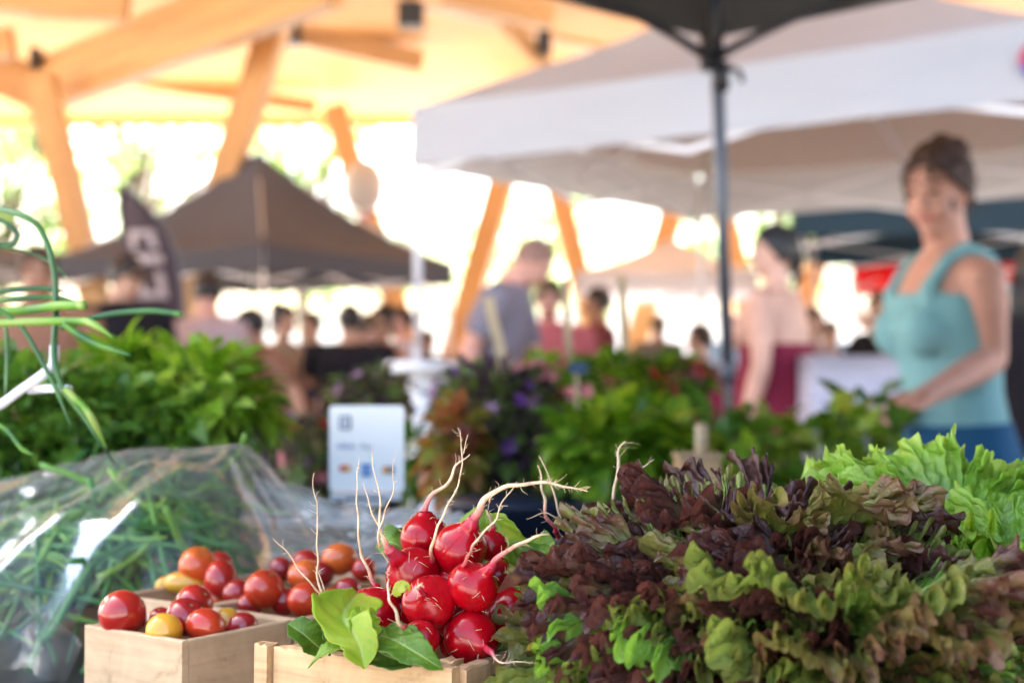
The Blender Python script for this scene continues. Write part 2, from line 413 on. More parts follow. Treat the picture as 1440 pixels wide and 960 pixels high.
def sq(c, a, L, W=None):
    """square corners from the near corner c going along direction angle a"""
    W = W or L; u = Vector((cos(a), sin(a), 0))*L; v = Vector((-sin(a), cos(a), 0))*W; c = Vector((c[0], c[1], 0))
    return [c, c+u, c+u+v, c+v]
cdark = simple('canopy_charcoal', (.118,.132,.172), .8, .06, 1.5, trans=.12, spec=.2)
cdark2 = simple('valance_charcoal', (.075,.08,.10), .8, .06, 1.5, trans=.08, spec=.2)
cwhite = simple('canopy_white', (.50,.52,.54), .8, .03, 1.0, trans=.3, spec=.2)
cgray = simple('canopy_gray', (.16,.145,.14), .8, .06, 1.5, trans=.12, spec=.2)
ccream = simple('canopy_cream', (.50,.50,.54), .8, .04, 1.0, trans=.3, spec=.2)
cteal = simple('canopy_teal', (.03,.065,.095), .8, .08, 1.5, trans=.1, spec=.2)
cred = simple('canopy_red', (.65,.012,.015), .8, .08, 1.5, trans=.3, spec=.2)
cour = simple('canopy_dark', (.06,.062,.06), .8, .08, 1.5, trans=.18, spec=.2)
# own stall canopy overhead
near = Vector((.576, 4.04, 0)); au = math.atan2(-.74, .67)
dl = Vector((-.74, -.67, 0)).normalized(); dr = Vector((.69, -.72, 0)).normalized()
tent('canopy_tent', 'dark canopy overhead with one slim grey pole at its corner', [near, near+dl*3, near+dl*3+dr*3, near+dr*3], 2.045, 3.0, cour, valh=.2, frame='polegray', leanleg=(0, (.07, .02, 0)), legr=.019, sag=.06, trusses=False)
OT = bpy.data.objects['canopy_tent']
m = MB(); wa = near+dl*3+dr*3; wb = near+dr*3
def screenf(u, v):
    p = wa.lerp(wb, u); return Vector((p.x + .02*sin(u*40), p.y + .02*sin(u*40), .05 + v*2.0))
m.grid(screenf, 80, 6); part('unseen_light_screen', m, cour, OT)  # unseen fabric screen added to block fill light from the back right
m = MB(); hp = near + Vector((-.01,-.02,2.0)); m.box(hp, (.03,.03,.05))
for dd_ in (dl, dr, (dl+dr).normalized()):
    pts = [hp + Vector((0,0,-.02)) + dd_*.01, hp + dd_*.35 + Vector((0,0,.10)), hp + dd_*1.4 + Vector((0,0,.34 if dd_ is not dl and dd_ is not dr else .17))]
    m.tube(chain_(pts), .013, seg=8)
part('corner_hub', m, M['black'], OT)
# strap on its pole
sl = thing('crank_strap', 'black looped strap hooked on the slim grey pole', 'strap', P(1022, 90, 4.02))
m = MB(); pts = [P(1017+16*(1-cos(a))*.8, 105-14*sin(a)+6, 4.0) for a in [x*.35-.4 for x in range(12)]]
m.tube(pts, .008, .012, seg=8); m.box(P(1014, 108, 4.0), (.02,.02,.04)); part('loop', m, M['black'], sl)
# white canopy
A0 = Vector((-.49, 7.0, 0)); B0 = Vector((2.0, 5.24, 0)); dv = Vector((.58, .815, 0))*3.0
tw = tent('canopy_tent', 'big white canopy with lilac-white valance right of the timber roof', [A0, B0, B0+dv, A0+dv], 2.10, 3.25, cwhite, valh=.30, sag=.05)
m = MB(); e = (B0-A0).normalized(); nn = Vector((e.y, -e.x, 0))
for (px, py, r, k) in ((1432, 112, .035, 0), (1426, 92, .022, 1)):
    pass
lg = MB(); c0 = A0.lerp(B0, .985) + Vector((0,0,2.25)) + nn*.035
for k in range(20):
    a0, a1 = 2*pi*k/20, 2*pi*(k+1)/20
    i = lg.vert(c0); j = lg.vert(c0 + e*cos(a0)*.07 + Vector((0,0,sin(a0)*.07))); l = lg.vert(c0 + e*cos(a1)*.07 + Vector((0,0,sin(a1)*.07))); lg.face(i, j, l, m=0 if k < 11 else 1)
part('printed_emblem', lg, [simple('print_red', (.4,.05,.09), .7), simple('print_blue', (.04,.06,.3), .7)], tw)
# dark pyramid
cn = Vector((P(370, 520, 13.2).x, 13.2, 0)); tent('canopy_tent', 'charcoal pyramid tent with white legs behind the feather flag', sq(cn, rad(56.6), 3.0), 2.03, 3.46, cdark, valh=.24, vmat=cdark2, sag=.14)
cn = Vector((P(150, 520, 15).x-.3, 15, 0)); tent('canopy_tent', 'small grey tent at the far left edge behind the onion greens', [(-8.6,13.6),(-4.55,15.2),(-5.9,18.2),(-9.9,16.6)], 2.15, 2.95, cgray, valh=.18)
tent('canopy_tent', 'far cream tent with a low peak between the pink shirt and the grey pole', [(.85,18.9),(3.2,18.5),(3.6,21),(1.25,21.4)], 2.12, 2.95, ccream, valh=.28, trusses=False, sag=.05)
tent('canopy_tent', 'blue-grey tent whose valance passes behind the woman in the teal top', [(2.12,10.7),(6.0,9.9),(6.6,12.9),(2.9,13.7)], 2.10, 2.9, cteal, valh=.27)
tent('canopy_tent', 'bright red tent beyond the blue-grey tent', [(3.55,14.8),(6.7,14.0),(7.5,17.1),(4.3,17.9)], 2.05, 3.3, cred, valh=.16, sag=.03)

# feather flag
fl = thing('feather_flag', 'dark curved feather flag with pale vertical lettering by the charcoal tent', 'flag', (P(215,520,11).x, 11, 0))
m = MB(); YF = 11.0
prof = [(255,165,165),(268,163,182),(285,163,203),(305,164,220),(330,166,236),(360,170,247),(400,178,254),(450,188,257),(500,196,258),(540,200,258)]
def ff(u, v):
    x = u*(len(prof)-1); i = min(int(x), len(prof)-2); f = x-i
    py = prof[i][0]*(1-f)+prof[i+1][0]*f; l = prof[i][1]*(1-f)+prof[i+1][1]*f; r = prof[i][2]*(1-f)+prof[i+1][2]*f
    p = P(l+(r-l)*v, py, YF); p.y += .05*sin(v*5+u*4); return p
m.grid(ff, 26, 8); part('banner', m, simple('flag_plum', (.055,.04,.055), .8, .05, 3, trans=.1), fl)
m = MB(); pp = [ff(u, 1.0) for u in [1-x/14 for x in range(15)]]; m.tube([Vector((pp[0].x, 11.0, .02))] + pp, .012, seg=8); part('pole', m, M['polegray'], fl)
fpale = simple('print_pale', (.42,.38,.40), .8, .05)
for strokes in (((.42,.455,.22,.78),(.455,.52,.22,.36),(.455,.52,.64,.78)), ((.55,.585,.22,.78),), ((.62,.69,.24,.38),(.62,.69,.62,.76),(.69,.71,.24,.76)), ((.75,.77,.24,.76),(.77,.83,.44,.58),(.83,.85,.24,.76)), ((.89,.96,.24,.4),)):
    m = MB()
    for (t0, t1, h0, h1) in strokes:
        def fq(u, v, t0=t0, t1=t1, h0=h0, h1=h1):
            p = ff(t0+(t1-t0)*u, h0*.95+(h1-h0)*v); p.y -= .012; return p
        m.grid(fq, 3, 3)
    part('letter', m, fpale, fl)
# pale dome behind dark tent
bl = thing('balloon', 'pale round balloon with a reddish base above the slope of the charcoal tent', 'balloon', P(512, 300, 18))
m = MB(); m.ball(P(511, 264, 18), (.27, .27, .36), 24, 16); part('envelope', m, simple('balloon_white', (.5,.5,.5), .4, .02), bl)
m = MB(); m.tube([P(515, 297, 18), P(517, 312, 18)], [.09, .04], seg=12); part('knot', m, simple('balloon_red', (.5,.06,.05), .5), bl)
m = MB(); m.tube([P(517, 310, 18), P(516, 360, 18.0), Vector((P(516,300,18).x, 18, .02))], .004, seg=6); part('string', m, M['white'], bl)

# ------------------------------------------------------------ people
def lerp(a, b, t): return a+(b-a)*t
def hand(mb, wrist, d, side, k=1.0, curl=.5):
    """palm, four unequal fingers and a thumb, along direction d; side = thumb side vector"""
    d = d.normalized(); side = (side - d*side.dot(d)).normalized(); nrm = d.cross(side)
    pe = wrist + d*.085*k
    mb.tube([wrist - d*.02, wrist + d*.03*k, pe], [.026*k, .038*k, .040*k], [.019*k, .016*k, .014*k], seg=10, ref=side, round_=True)
    for i, (o, L) in enumerate(((.030, .068), (.010, .078), (-.011, .072), (-.030, .056))):
        p = pe + side*o*k - d*.012; q = p + d*L*.45*k + nrm*L*.12*curl; r = q + (d*.8 + nrm*curl).normalized()*L*.32*k; s_ = r + (d*.45 + nrm*curl*1.5).normalized()*L*.3*k
        mb.tube([p, q, r, s_], [.0098*k, .0092*k, .0085*k, .007*k], seg=8, round_=True)
    p = wrist + d*.02*k + side*.03*k; q = p + (d*.7+side*.7)*.038*k; r = q + (d*.95+side*.15+nrm*.3)*.032*k
    mb.tube([p, q, r], [.013*k, .011*k, .0085*k], seg=8, round_=True)

def person(label, x, y, rz, h=1.68, lean=0, skin='tan', top=None, bottom=None, sleeve='short', hair='dark', hstyle='short', head=(0, 0),
           armL=None, armR=None, bulk=1.0, fem=False, topcol=None, botcol=None, skirt=False, neckline='crew', vox=.011, waist_z=None, extras=None, strapless=False):
    """armL/armR: (elbow, wrist) in body coordinates (x left of the person, -y forward) or world Vectors when flagged 'w'"""
    t = thing('person', label, 'person', (x, y, 0), rz, group='people at the market')
    k = h/1.70; RI = Matrix.Rotation(-rz, 4, 'Z')
    def W2L(p): return RI @ (Vector(p) - Vector((x, y, 0)))
    pel = Vector((0, 0, .93*k))
    L3 = Matrix.Rotation(lean, 4, 'X')        # + lean = forward (towards -y)
    def ln(p): return pel + (L3 @ (Vector(p)*k - pel))
    B = bulk
    if fem: tor = [(.86,.165,.115,0),(.93,.172,.122,0),(1.0,.150,.112,0),(1.09,.130,.100,0),(1.19,.142,.108,-.006),(1.27,.155,.122,-.022),(1.33,.160,.108,-.012),(1.40,.150,.082,.002),(1.445,.09,.06,.008)]
    else: tor = [(.86,.155,.11,0),(.93,.160,.115,0),(1.03,.150,.11,0),(1.12,.150,.11,0),(1.22,.165,.115,-.003),(1.31,.178,.118,-.004),(1.38,.178,.10,0),(1.43,.14,.075,.004),(1.46,.08,.06,.008)]
    def torso(mb, z0, z1, inf=0, hem=None, seg=20):
        rows = [r for r in tor if z0 <= r[0] <= z1]
        mb.tube([ln((0, r[3], r[0])) for r in rows], [(r[1]*B+inf)*k for r in rows], [(r[2]*B+inf)*k for r in rows], seg=seg, ref=Vector((1,0,0)))
    body = MB(); torso(body, .8, 2)
    if fem:
        for s_ in (-1, 1): body.ball(ln((s_*.072*B, -.095*B, 1.255)), (.062*B*k, .062*B*k, .062*B*k), 14, 10)
    nk = ln((0, .008, 1.43)); yaw, pit = head
    hc0 = ln((0, -.018, 1.595)); HR = L3.to_3x3() @ Matrix.Rotation(yaw, 3, 'Z') @ Matrix.Rotation(pit - lean*.5, 3, 'X')
    nb = ln((0, .004, 1.47)); hb = nb + (HR @ Vector((0, -.012, .05)))*k; hc = nb + (HR @ Vector((0, -.02, .128)))*k
    def Hd(v): return hc + (HR @ Vector(v))*k*.93
    body.tube([nk, nb, hb, Hd((0, .01, -.02))], [.062*k*(.9 if fem else 1.05)]*4, seg=12)
    # head: skull, face, jaw, nose, lips, ears, brow
    body.ball(Hd((0, .012, .022)), Vector((.077, .096, .098))*k*.93, 20, 14, R=HR)
    body.ball(Hd((0, -.022, -.035)), Vector((.062, .066, .078))*k*.93, 20, 14, R=HR)
    body.ball(Hd((0, -.055, -.088)), Vector((.03, .026, .026))*k*.93, 12, 8, R=HR)
    body.tube([Hd((0, -.088, .012)), Hd((0, -.104, -.022)), Hd((0, -.088, -.032))], [.009*k, .015*k, .012*k], seg=8, round_=True)
    for s_ in (-1, 1):
        body.ball(Hd((s_*.078, .012, -.01)), Vector((.008, .018, .03))*k*.93, 10, 8, R=HR)
        body.ball(Hd((s_*.036, -.070, -.035)), Vector((.026, .02, .026))*k*.93, 12, 8, R=HR)
        body.ball(Hd((s_*.030, -.079, .030)), Vector((.026, .012, .009))*k*.93, 10, 8, R=HR)
    # arms
    sh_w = (.172 if fem else .195)*B; arms = []
    for s_, spec in ((1, armL), (-1, armR)):
        S = ln((s_*sh_w, .004, 1.375)); S0 = ln((s_*sh_w*.7, .006, 1.385))
        if spec is None: E = ln((s_*(sh_w+.05), .02, 1.10)); Wp = ln((s_*(sh_w+.055), -.05, .86))
        elif len(spec) == 3: E, Wp = W2L(spec[0]), W2L(spec[1])
        else: E, Wp = ln(spec[0]), ln(spec[1])
        r = (.046 if fem else .052)*math.sqrt(B)*k
        body.tube([S0, S, lerp(S, E, .35), lerp(S, E, .8), E], [r*1.05, r*1.18, r*1.05, r*.86, r*.8], seg=12, round_=True)
        body.tube([E, lerp(E, Wp, .25), lerp(E, Wp, .7), Wp], [r*.8, r*.86, r*.66, r*.55], seg=12, round_=True)
        dr_ = (Wp-E).normalized(); sd_ = Vector((-s_, -.6, .3)); hand(body, Wp, dr_, sd_, k); arms.append((S0, S, E, Wp, r))
    # legs and feet
    for s_ in (-1, 1):
        hp = Vector((s_*.088*B, 0, .88))*k; kn = Vector((s_*.095, -.015, .49))*k; an = Vector((s_*.10, .02, .09))*k
        body.tube([hp, lerp(hp, kn, .5), kn, lerp(kn, an, .35), an], [.086*B*k, .072*B*k, .055*k, .056*k, .038*k], seg=12, round_=True)
        body.tube([an + Vector((0,.03,-.045))*k, an + Vector((0,-.06,-.055))*k, an + Vector((0,-.15,-.065))*k], [.036*k, .042*k, .034*k], [.034*k, .028*k, .018*k], seg=10, ref=Vector((1,0,0)), round_=True)
    part_me('body', remesh(body, vox, SK[skin]), t)
    # eyes, brows, mouth
    for s_ in (-1, 1):
        m = MB(); m.ball(Hd((s_*.031, -.0835, .010)), Vector((.012,.006,.0055))*k, 12, 8, R=HR); part('eye', m, M['eye'], t, local=True)
        m = MB(); m.tube([Hd((s_*.012, -.091, .034)), Hd((s_*.032, -.092, .041)), Hd((s_*.052, -.080, .034))], .004*k, seg=6, round_=True); part('eyebrow', m, M['hairbrown'], t, local=True)
    m = MB(); m.tube([Hd((-.024, -.080, -.062)), Hd((0, -.0905, -.058)), Hd((.024, -.080, -.062))], [.004*k, .008*k, .004*k], seg=8, round_=True); part('mouth', m, M['lip'], t, local=True)
    # hair
    hm = MB(); hmat = M['hair'+hair]
    if hstyle != 'bald':
        thin = hstyle == 'buzz'; e = .006 if thin else .016
        def cap(u, v):
            th = 2*pi*v; face = max(0, cos(th - pi*1.5)); lim = lerp(pi*.70, pi*(.30 if thin else .33), face**.8) + .14*noise.noise(Vector((cos(th)*3+x, sin(th)*3, y)))
            ph = lim*u; d = Vector((sin(ph)*cos(th), sin(ph)*sin(th), cos(ph)))
            nz = .010*noise.noise(d*4 + Vector((x, y, 0))) + (.006*noise.noise(Vector((th*7, ph*1.5, x))) + .003*sin(th*31+ph*2) if not thin else 0)
            rr = (1 + nz*8) * (1 if u < .97 else .97)
            return Hd((d.x*(.077+e)*rr, .014 + d.y*(.097+e)*rr, .022 + d.z*(.100+e)*rr))
        hm.grid(cap, 18, 36)
        if hstyle == 'bun': [hm.ball(Hd((a_*.028, .075+b_*.02, .105+c_*.02)), Vector((.034,.032,.032))*k, 12, 9, R=HR) for a_, b_, c_ in ((0,0,0),(1,.3,.2),(-1,.4,.1),(.2,1.2,.3),(-.3,.2,1),(.5,-.8,.2),(0,1,-1.2))]; hm.tube([Hd((0,.10,-.02)), Hd((0,.125,-.07)), Hd((0,.12,-.12))], [.03*k,.024*k,.008*k], seg=8)
        if hstyle == 'bun' and vox < .01:
            rs_ = random.Random(8)
            for q in range(46):                                      # loose strands round the face, nape and bun
                a = rs_.uniform(0, 2*pi); z0 = rs_.uniform(-.04, .10); o = Vector((cos(a)*.083, .02 + sin(a)*.10, z0))
                if o.y < -.06 and z0 < .05: o.z = .075
                e_ = o*1.06 + Vector((rs_.gauss(0,.012), rs_.gauss(.012,.012), rs_.uniform(-.075, -.02) if z0 < .05 else rs_.uniform(-.01, .03)))
                hm.tube([Hd(o*.97), Hd((o+e_)*.52), Hd(e_)], [.0028*k, .0018*k, .0005*k], seg=5)
        if hstyle == 'lowbun': hm.ball(Hd((0, .112, -.035)), Vector((.042,.036,.05))*k, 16, 12, R=HR); hm.tube([Hd((0,.10,-.06)), Hd((0,.12,-.11)), Hd((0,.10,-.16))],[.03*k,.025*k,.01*k], seg=8)
        if hstyle in ('long', 'pony'):
            for q in range(9):
                a = (q-4)/4; o = Vector((a*.07, .075 - .03*abs(a), .0))
                hm.tube([Hd(o), Hd(o+Vector((a*.012, .03, -.08))), Hd(o+Vector((a*.02, .03, -.17))), Hd(o+Vector((a*.015, .02, -.24)))], [.03*k, .03*k, .024*k, .008*k], seg=8)
        if hstyle == 'cap': hm.grid(lambda u, v: Hd(((v-.5)*.15, -.09-.075*u*cos((v-.5)*2.2), .062-.02*u)), 5, 8)
        part('hair' if hstyle != 'cap' else 'cap', hm, hmat, t, local=True)
    # top
    if topcol is not None:
        gm = MB(); inf = .012
        if strapless:
            pass
        else:
            torso(gm, .93, 1.415 if neckline == 'tank' else 2, inf)
            if neckline == 'tank':
                gm = MB(); torso(gm, .93, 1.35, inf)
                for s_ in (-1, 1):
                    gm.tube([ln((s_*.085*B, -.10*B, 1.27)), ln((s_*.096*B, -.108*B, 1.35)), ln((s_*.10*B, -.05*B, 1.425)), ln((s_*.10*B, .0, 1.452)), ln((s_*.10*B, .055*B, 1.425)), ln((s_*.085*B, .095*B, 1.34))], [.04*k, .026*k, .019*k, .019*k, .024*k, .04*k], [.025*k, .02*k, .018*k, .018*k, .02*k, .025*k], seg=10, ref=Vector((1,0,0)))
            if fem:
                for s_ in (-1, 1): gm.ball(ln((s_*.072*B, -.095*B, 1.255)), (.062*B+.010)*k, 14, 10)
            if sleeve != 'none':
                for (S0, S, E, Wp, r) in arms:
                    f = .72 if sleeve == 'short' else 1.0
                    gm.tube([S0, S, lerp(S, E, f*.5), lerp(S, E, f)], [r*1.2+.012, r*1.3+.012, r*1.2+.013, r*1.05+.015], seg=12)
                    if sleeve == 'long': gm.tube([E, lerp(E, Wp, .5), lerp(E, Wp, .95)], [r+.012, r*.9+.012, r*.7+.012], seg=12, round_=True)
        if gm.v: part_me('tank_top' if neckline == 'tank' else 'shirt', remesh(gm, vox, topcol, 3), t)
    if botcol is not None:
        gm = MB()
        if skirt:
            rows = [(1.02 if not strapless else 1.20, .150, .11), (.96,.168,.124), (.86,.188,.15), (.65,.23,.2), (.4,.27,.24)]
            if strapless: rows.insert(1, (1.1, .14, .108))
            def fs(u, v):
                xx = u*(len(rows)-1); i = min(int(xx), len(rows)-2); f = xx-i; r_ = [lerp(rows[i][q], rows[i+1][q], f) for q in range(3)]
                th = 2*pi*v; wv = 1 + .045*u*sin(th*9) + .02*u*sin(th*17+1)
                q = Vector((cos(th)*(r_[1]*B+.014)*wv, sin(th)*(r_[2]*B+.014)*wv, r_[0]))
                return ln(q) if r_[0] > .93 else q*k
            gm.grid(fs, 30, 90); part('skirt' if not strapless else 'dress', gm, botcol, t, local=True)
        else:
            torso(gm, .8, 1.0, .014)
            for s_ in (-1, 1):
                hp = Vector((s_*.088*B, 0, .90))*k; kn = Vector((s_*.096, -.015, .49))*k; an = Vector((s_*.10, .02, .10))*k
                gm.tube([hp, lerp(hp, kn, .5), kn, lerp(kn, an, .5), an], [.098*B*k, .086*B*k, .07*k, .066*k, .06*k], seg=12, round_=False)
            part_me('trousers', remesh(gm, vox, botcol, 3), t)
        for s_ in (-1, 1):
            m = MB(); an = Vector((s_*.10, .02, .09))*k
            m.tube([an + Vector((0,.035,-.045))*k, an + Vector((0,-.06,-.05))*k, an + Vector((0,-.16,-.06))*k], [.045*k, .05*k, .042*k], [.044*k, .039*k, .029*k], seg=12, ref=Vector((1,0,0)), round_=True)
            part('shoe', m, M['black'], t, local=True)
    return t
cl = dict(teal=cloth('knit_teal', (.22,.45,.47)), denim=cloth('denim_blue', (.02,.10,.21), sc=14), greyT=cloth('shirt_grey', (.21,.19,.22)), pink=cloth('shirt_pink', (.55,.14,.15)),
          maroon=cloth('dress_maroon', (.22,.02,.045)), blk=cloth('shirt_black', (.015,.013,.016)), navy=cloth('shirt_navy', (.02,.03,.06)), pale=cloth('shirt_palepink', (.40,.30,.30)),
          darkred=cloth('shirt_darkred', (.15,.04,.04)), olive=cloth('shirt_olive', (.15,.13,.11)), brown=cloth('shirt_brown', (.26,.13,.08)), jeans=cloth('trousers_dark', (.03,.035,.05)), khaki=cloth('trousers_khaki', (.3,.24,.17)), lilac=cloth('shirt_lilac', (.50,.48,.54)))
D = math.radians
# main woman
wx = P(1344, 400, 3.42).x
person('woman in a teal tank top and blue skirt turning her head, hair in a bun', wx, 3.42, D(-78), h=1.625, lean=D(3), skin='rosy', hair='brown', hstyle='bun', fem=True, bulk=1.0,
       head=(D(36), D(10)), sleeve='none', neckline='tank', topcol=cl['teal'], botcol=cl['denim'], skirt=True, vox=.0075,
       armL=(P(1396, 505, 3.30), P(1296, 560, 3.12), 'w'), armR=(P(1345, 500, 3.6), P(1268, 575, 3.4), 'w'))
person('bending man in a grey t-shirt with shaved head', P(678,500,7).x, 7.0, D(78), h=1.80, lean=D(16), skin='rosy', hair='buzz', hstyle='buzz', head=(0, D(34)), topcol=cl['greyT'], botcol=cl['jeans'], bulk=1.12,
       armR=((-.24,.06,1.12), (-.23,-.02,.86)), armL=((.2,-.16,1.12), (.1,-.4,1.0)))
person('bare-shouldered woman in a strapless maroon dress facing away', P(1092,500,6.3).x, 6.3, D(-118), h=1.72, skin='fair', hair='dark', hstyle='lowbun', fem=True, bulk=1.32, topcol=None, botcol=cl['maroon'], skirt=True, strapless=True, head=(D(25), 0), vox=.009)
person('brown-haired person in a pink shirt next to the bending man', P(772,500,8).x, 8.0, D(10), h=1.60, skin='rosy', hair='light', hstyle='short', fem=True, bulk=1.2, topcol=cl['pink'], botcol=cl['jeans'], head=(D(-10), D(20)))
person('seated-looking person with brown hair raising a hand to the face under the red tent', P(1240,500,9).x, 9.0, D(-50), h=1.58, skin='tan', hair='light', hstyle='short', topcol=cl['blk'], botcol=cl['jeans'], fem=True, armL=((.22,-.2,1.28), (.06,-.2,1.46)), armR=((-.24,-.18,1.15), (-.05,-.3,1.2)))
person('man in a black t-shirt and dark cap in front of the feather flag', P(168,500,7.6).x, 7.6, D(35), h=1.70, skin='tan', hair='dark', hstyle='cap', topcol=cl['blk'], botcol=cl['jeans'], head=(D(20), D(20)), bulk=1.15)
person('dark-haired person in a pale pinkish shirt right of the feather flag', P(292,500,8).x, 8.0, D(150), h=1.63, skin='rosy', hair='dark', hstyle='short', topcol=cl['pale'], botcol=cl['khaki'], head=(D(40), D(10)), bulk=1.15)
person('person in a brown shirt at the far left behind the onion greens', P(52,500,6.2).x, 6.2, D(20), h=1.62, skin='brown', hair='brown', hstyle='short', topcol=cl['brown'], botcol=cl['jeans'], head=(0, D(10)), bulk=1.1)
person('woman with bare arms and dark trousers beside the white tent leg', P(398,500,9).x, 9.0, D(60), h=1.50, skin='tan', hair='dark', hstyle='bun', fem=True, topcol=cl['khaki'], botcol=cl['jeans'], sleeve='none')
person('person in dark navy holding a pale bag in the crowd', P(438,500,10.2).x, 10.2, D(-30), h=1.50, skin='tan', hair='dark', topcol=cl['navy'], botcol=cl['jeans'])
person('person in a black top seen from behind above the payment sign', P(492,500,8.4).x, 8.4, D(170), h=1.47, skin='tan', hair='dark', hstyle='short', topcol=cl['blk'], botcol=cl['jeans'], bulk=1.3, armL=((.30,-.1,1.2),(.25,-.3,1.15)))
person('bare-armed woman with a high dark bun right of the person in black', P(538,500,9.2).x, 9.2, D(-40), h=1.50, skin='tan', hair='dark', hstyle='bun', fem=True, topcol=cl['brown'], botcol=cl['jeans'], sleeve='none')
person('distant dark-clothed person behind the round white table', P(600,500,12).x, 12.0, D(0), h=1.42, skin='brown', hair='dark', topcol=cl['navy'], botcol=cl['jeans'])
person('slim person in dark red with black hair behind the pepper plants', P(842,500,10).x, 10.0, D(-80), h=1.66, skin='brown', hair='dark', topcol=cl['darkred'], botcol=cl['jeans'])
person('distant person in an olive-grey shirt left of the grey pole', P(926,500,14).x, 14.0, D(180), h=1.62, skin='brown', hair='light', topcol=cl['olive'], botcol=cl['jeans'])
person('small dark figure right of the strapless dress', P(1166,500,11.5).x, 11.5, D(30), h=1.48, skin='tan', hair='dark', topcol=cl['blk'], botcol=cl['jeans'])
person('person in black at the right edge behind the woman in teal', P(1462,500,4.6).x, 4.6, D(160), h=1.5, skin='tan', hair='dark', hstyle='long', topcol=cl['blk'], botcol=cl['jeans'], bulk=1.1)
person('person in maroon left of the grey pole', P(985,500,8.6).x, 8.6, D(-90), h=1.36, skin='tan', hair='brown', topcol=cl['maroon'], botcol=cl['maroon'], fem=True)

person('shopper in a burgundy shirt left of the white tent leg', P(350,500,9.6).x, 9.6, D(200), h=1.5, lean=D(8), skin='tan', hair='brown', topcol=cl['maroon'], botcol=cl['jeans'])
person('shopper in a pale shirt bending between the dark tent legs', P(466,500,9.0).x, 9.0, D(80), h=1.48, lean=D(25), skin='fair', hair='light', topcol=cl['pale'], botcol=cl['khaki'], bulk=1.15)
person('shopper in a lilac shirt just left of the round white table', P(566,500,10.6).x, 10.6, D(-60), h=1.55, skin='rosy', hair='brown', topcol=cl['lilac'], botcol=cl['jeans'], fem=True)
person('bent shopper in brown left of the person in black', P(420,500,8.2).x, 8.2, D(-70), h=1.5, lean=D(30), skin='tan', hair='dark', topcol=cl['brown'], botcol=cl['khaki'])
person('shopper in a pale shirt just right of the bare-shouldered woman', P(1142,500,9.5).x, 9.5, D(30), h=1.5, skin='fair', hair='light', topcol=cl['pale'], botcol=cl['jeans'])
# ------------------------------------------------------------ tables
def cloth_table(name, label, cx, cy_, w2, d2, z, mat, drop=None, rz=0):
    t = thing(name, label, 'table', (cx, cy_, 0), rz, group='market tables'); drop = drop if drop is not None else z-.05
    m = MB(); m.box((0, 0, z-.016), (w2-.01, d2-.01, .012)); part('tabletop', m, M['boxwood'], t, smooth=False, local=True)
    for sx in (-1, 1):
        for sy in (-1, 1):
            m = MB(); m.tube([(sx*(w2-.08), sy*(d2-.08), z-.03), (sx*(w2-.08), sy*(d2-.08), 0)], .014, seg=8); part('leg', m, M['steel'], t, local=True)
    m = MB(); per = 2*(2*w2+2*d2)
    def edge(s):
        s = (s % 1)*(4*w2+4*d2)
        if s < 2*w2: return Vector((-w2+s, -d2, 0)), Vector((0,-1,0))
        s -= 2*w2
        if s < 2*d2: return Vector((w2, -d2+s, 0)), Vector((1,0,0))
        s -= 2*d2
        if s < 2*w2: return Vector((w2-s, d2, 0)), Vector((0,1,0))
        s -= 2*w2; return Vector((-w2, d2-s, 0)), Vector((-1,0,0))
    def fn(u, v):
        p, n = edge(v)
        if u < .001: return Vector((p.x*.0, p.y*.0, z))
        if u < .21: return Vector((p.x*1.003, p.y*1.003, z+.001))
        q = (u-.2)/.8; f = .03*q*(1+.9*sin(v*150)+.4*sin(v*67+1)); return p + n*(.004+f) + Vector((0,0,z-drop*q))
    m.grid(fn, 10, 200); part('tablecloth', m, mat, t, local=True)
    return t
cloth_table('market_table', 'our own stall table under a dark cloth holding the radishes and tomatoes', .05, 1.02, .95, .52, .853, M['cloth_dark'])
cloth_table('market_table', 'table with a dark cloth carrying the potted plants', .45, 2.35, 1.0, .5, .70, M['cloth_dark'])
cloth_table('market_table', 'table under a maroon cloth behind the pepper plants', P(1005,500,7.6).x, 7.6, .62, .35, 1.12, cl['maroon'])
wt = cloth_table('market_table', 'table under a white patterned cloth between the maroon dress and the teal top', P(1215,500,6.2).x, 6.2, .30, .3, 1.16, cl['lilac'])
m = MB(); rr = random.Random(4); cpx = P(1215,500,6.2).x
for k in range(26):
    c = Vector((cpx + rr.uniform(-.28,.28), 5.84, rr.uniform(.45,1.1))); r0 = rr.uniform(.02,.045)
    i0 = len(m.v)
    for q in range(7): m.vert(c + Vector((cos(q*.9)*r0, -.055, sin(q*.9)*r0*.8)))
    m.face(*range(i0, i0+7), m=k % 2)
part('printed_pattern', m, [simple('pat_rose', (.35,.08,.16)), simple('pat_green', (.06,.25,.2))], wt, smooth=False)
# white round pedestal table
pt = thing('pedestal_table', 'white round pedestal table right behind the payment sign', 'table', (P(597,500,4.2).x, 4.2, 0)); cx = P(597,500,4.2).x; zt = P(0,515,4.2).z
m = MB(); m.tube([(cx,4.2,zt-.018),(cx,4.2,zt-.012),(cx,4.2,zt+.008),(cx,4.2,zt+.016)], [.105,.115,.115,.108], seg=28); part('tabletop', m, M['white'], pt)
m = MB(); m.tube([(cx+.01,4.2,zt-.018),(cx+.01,4.2,.05)], [.062,.066], seg=20); part('column', m, M['white'], pt)
m = MB(); m.tube([(cx,4.2,.05),(cx,4.2,.012)], [.07,.2], seg=24); part('foot', m, M['white'], pt)

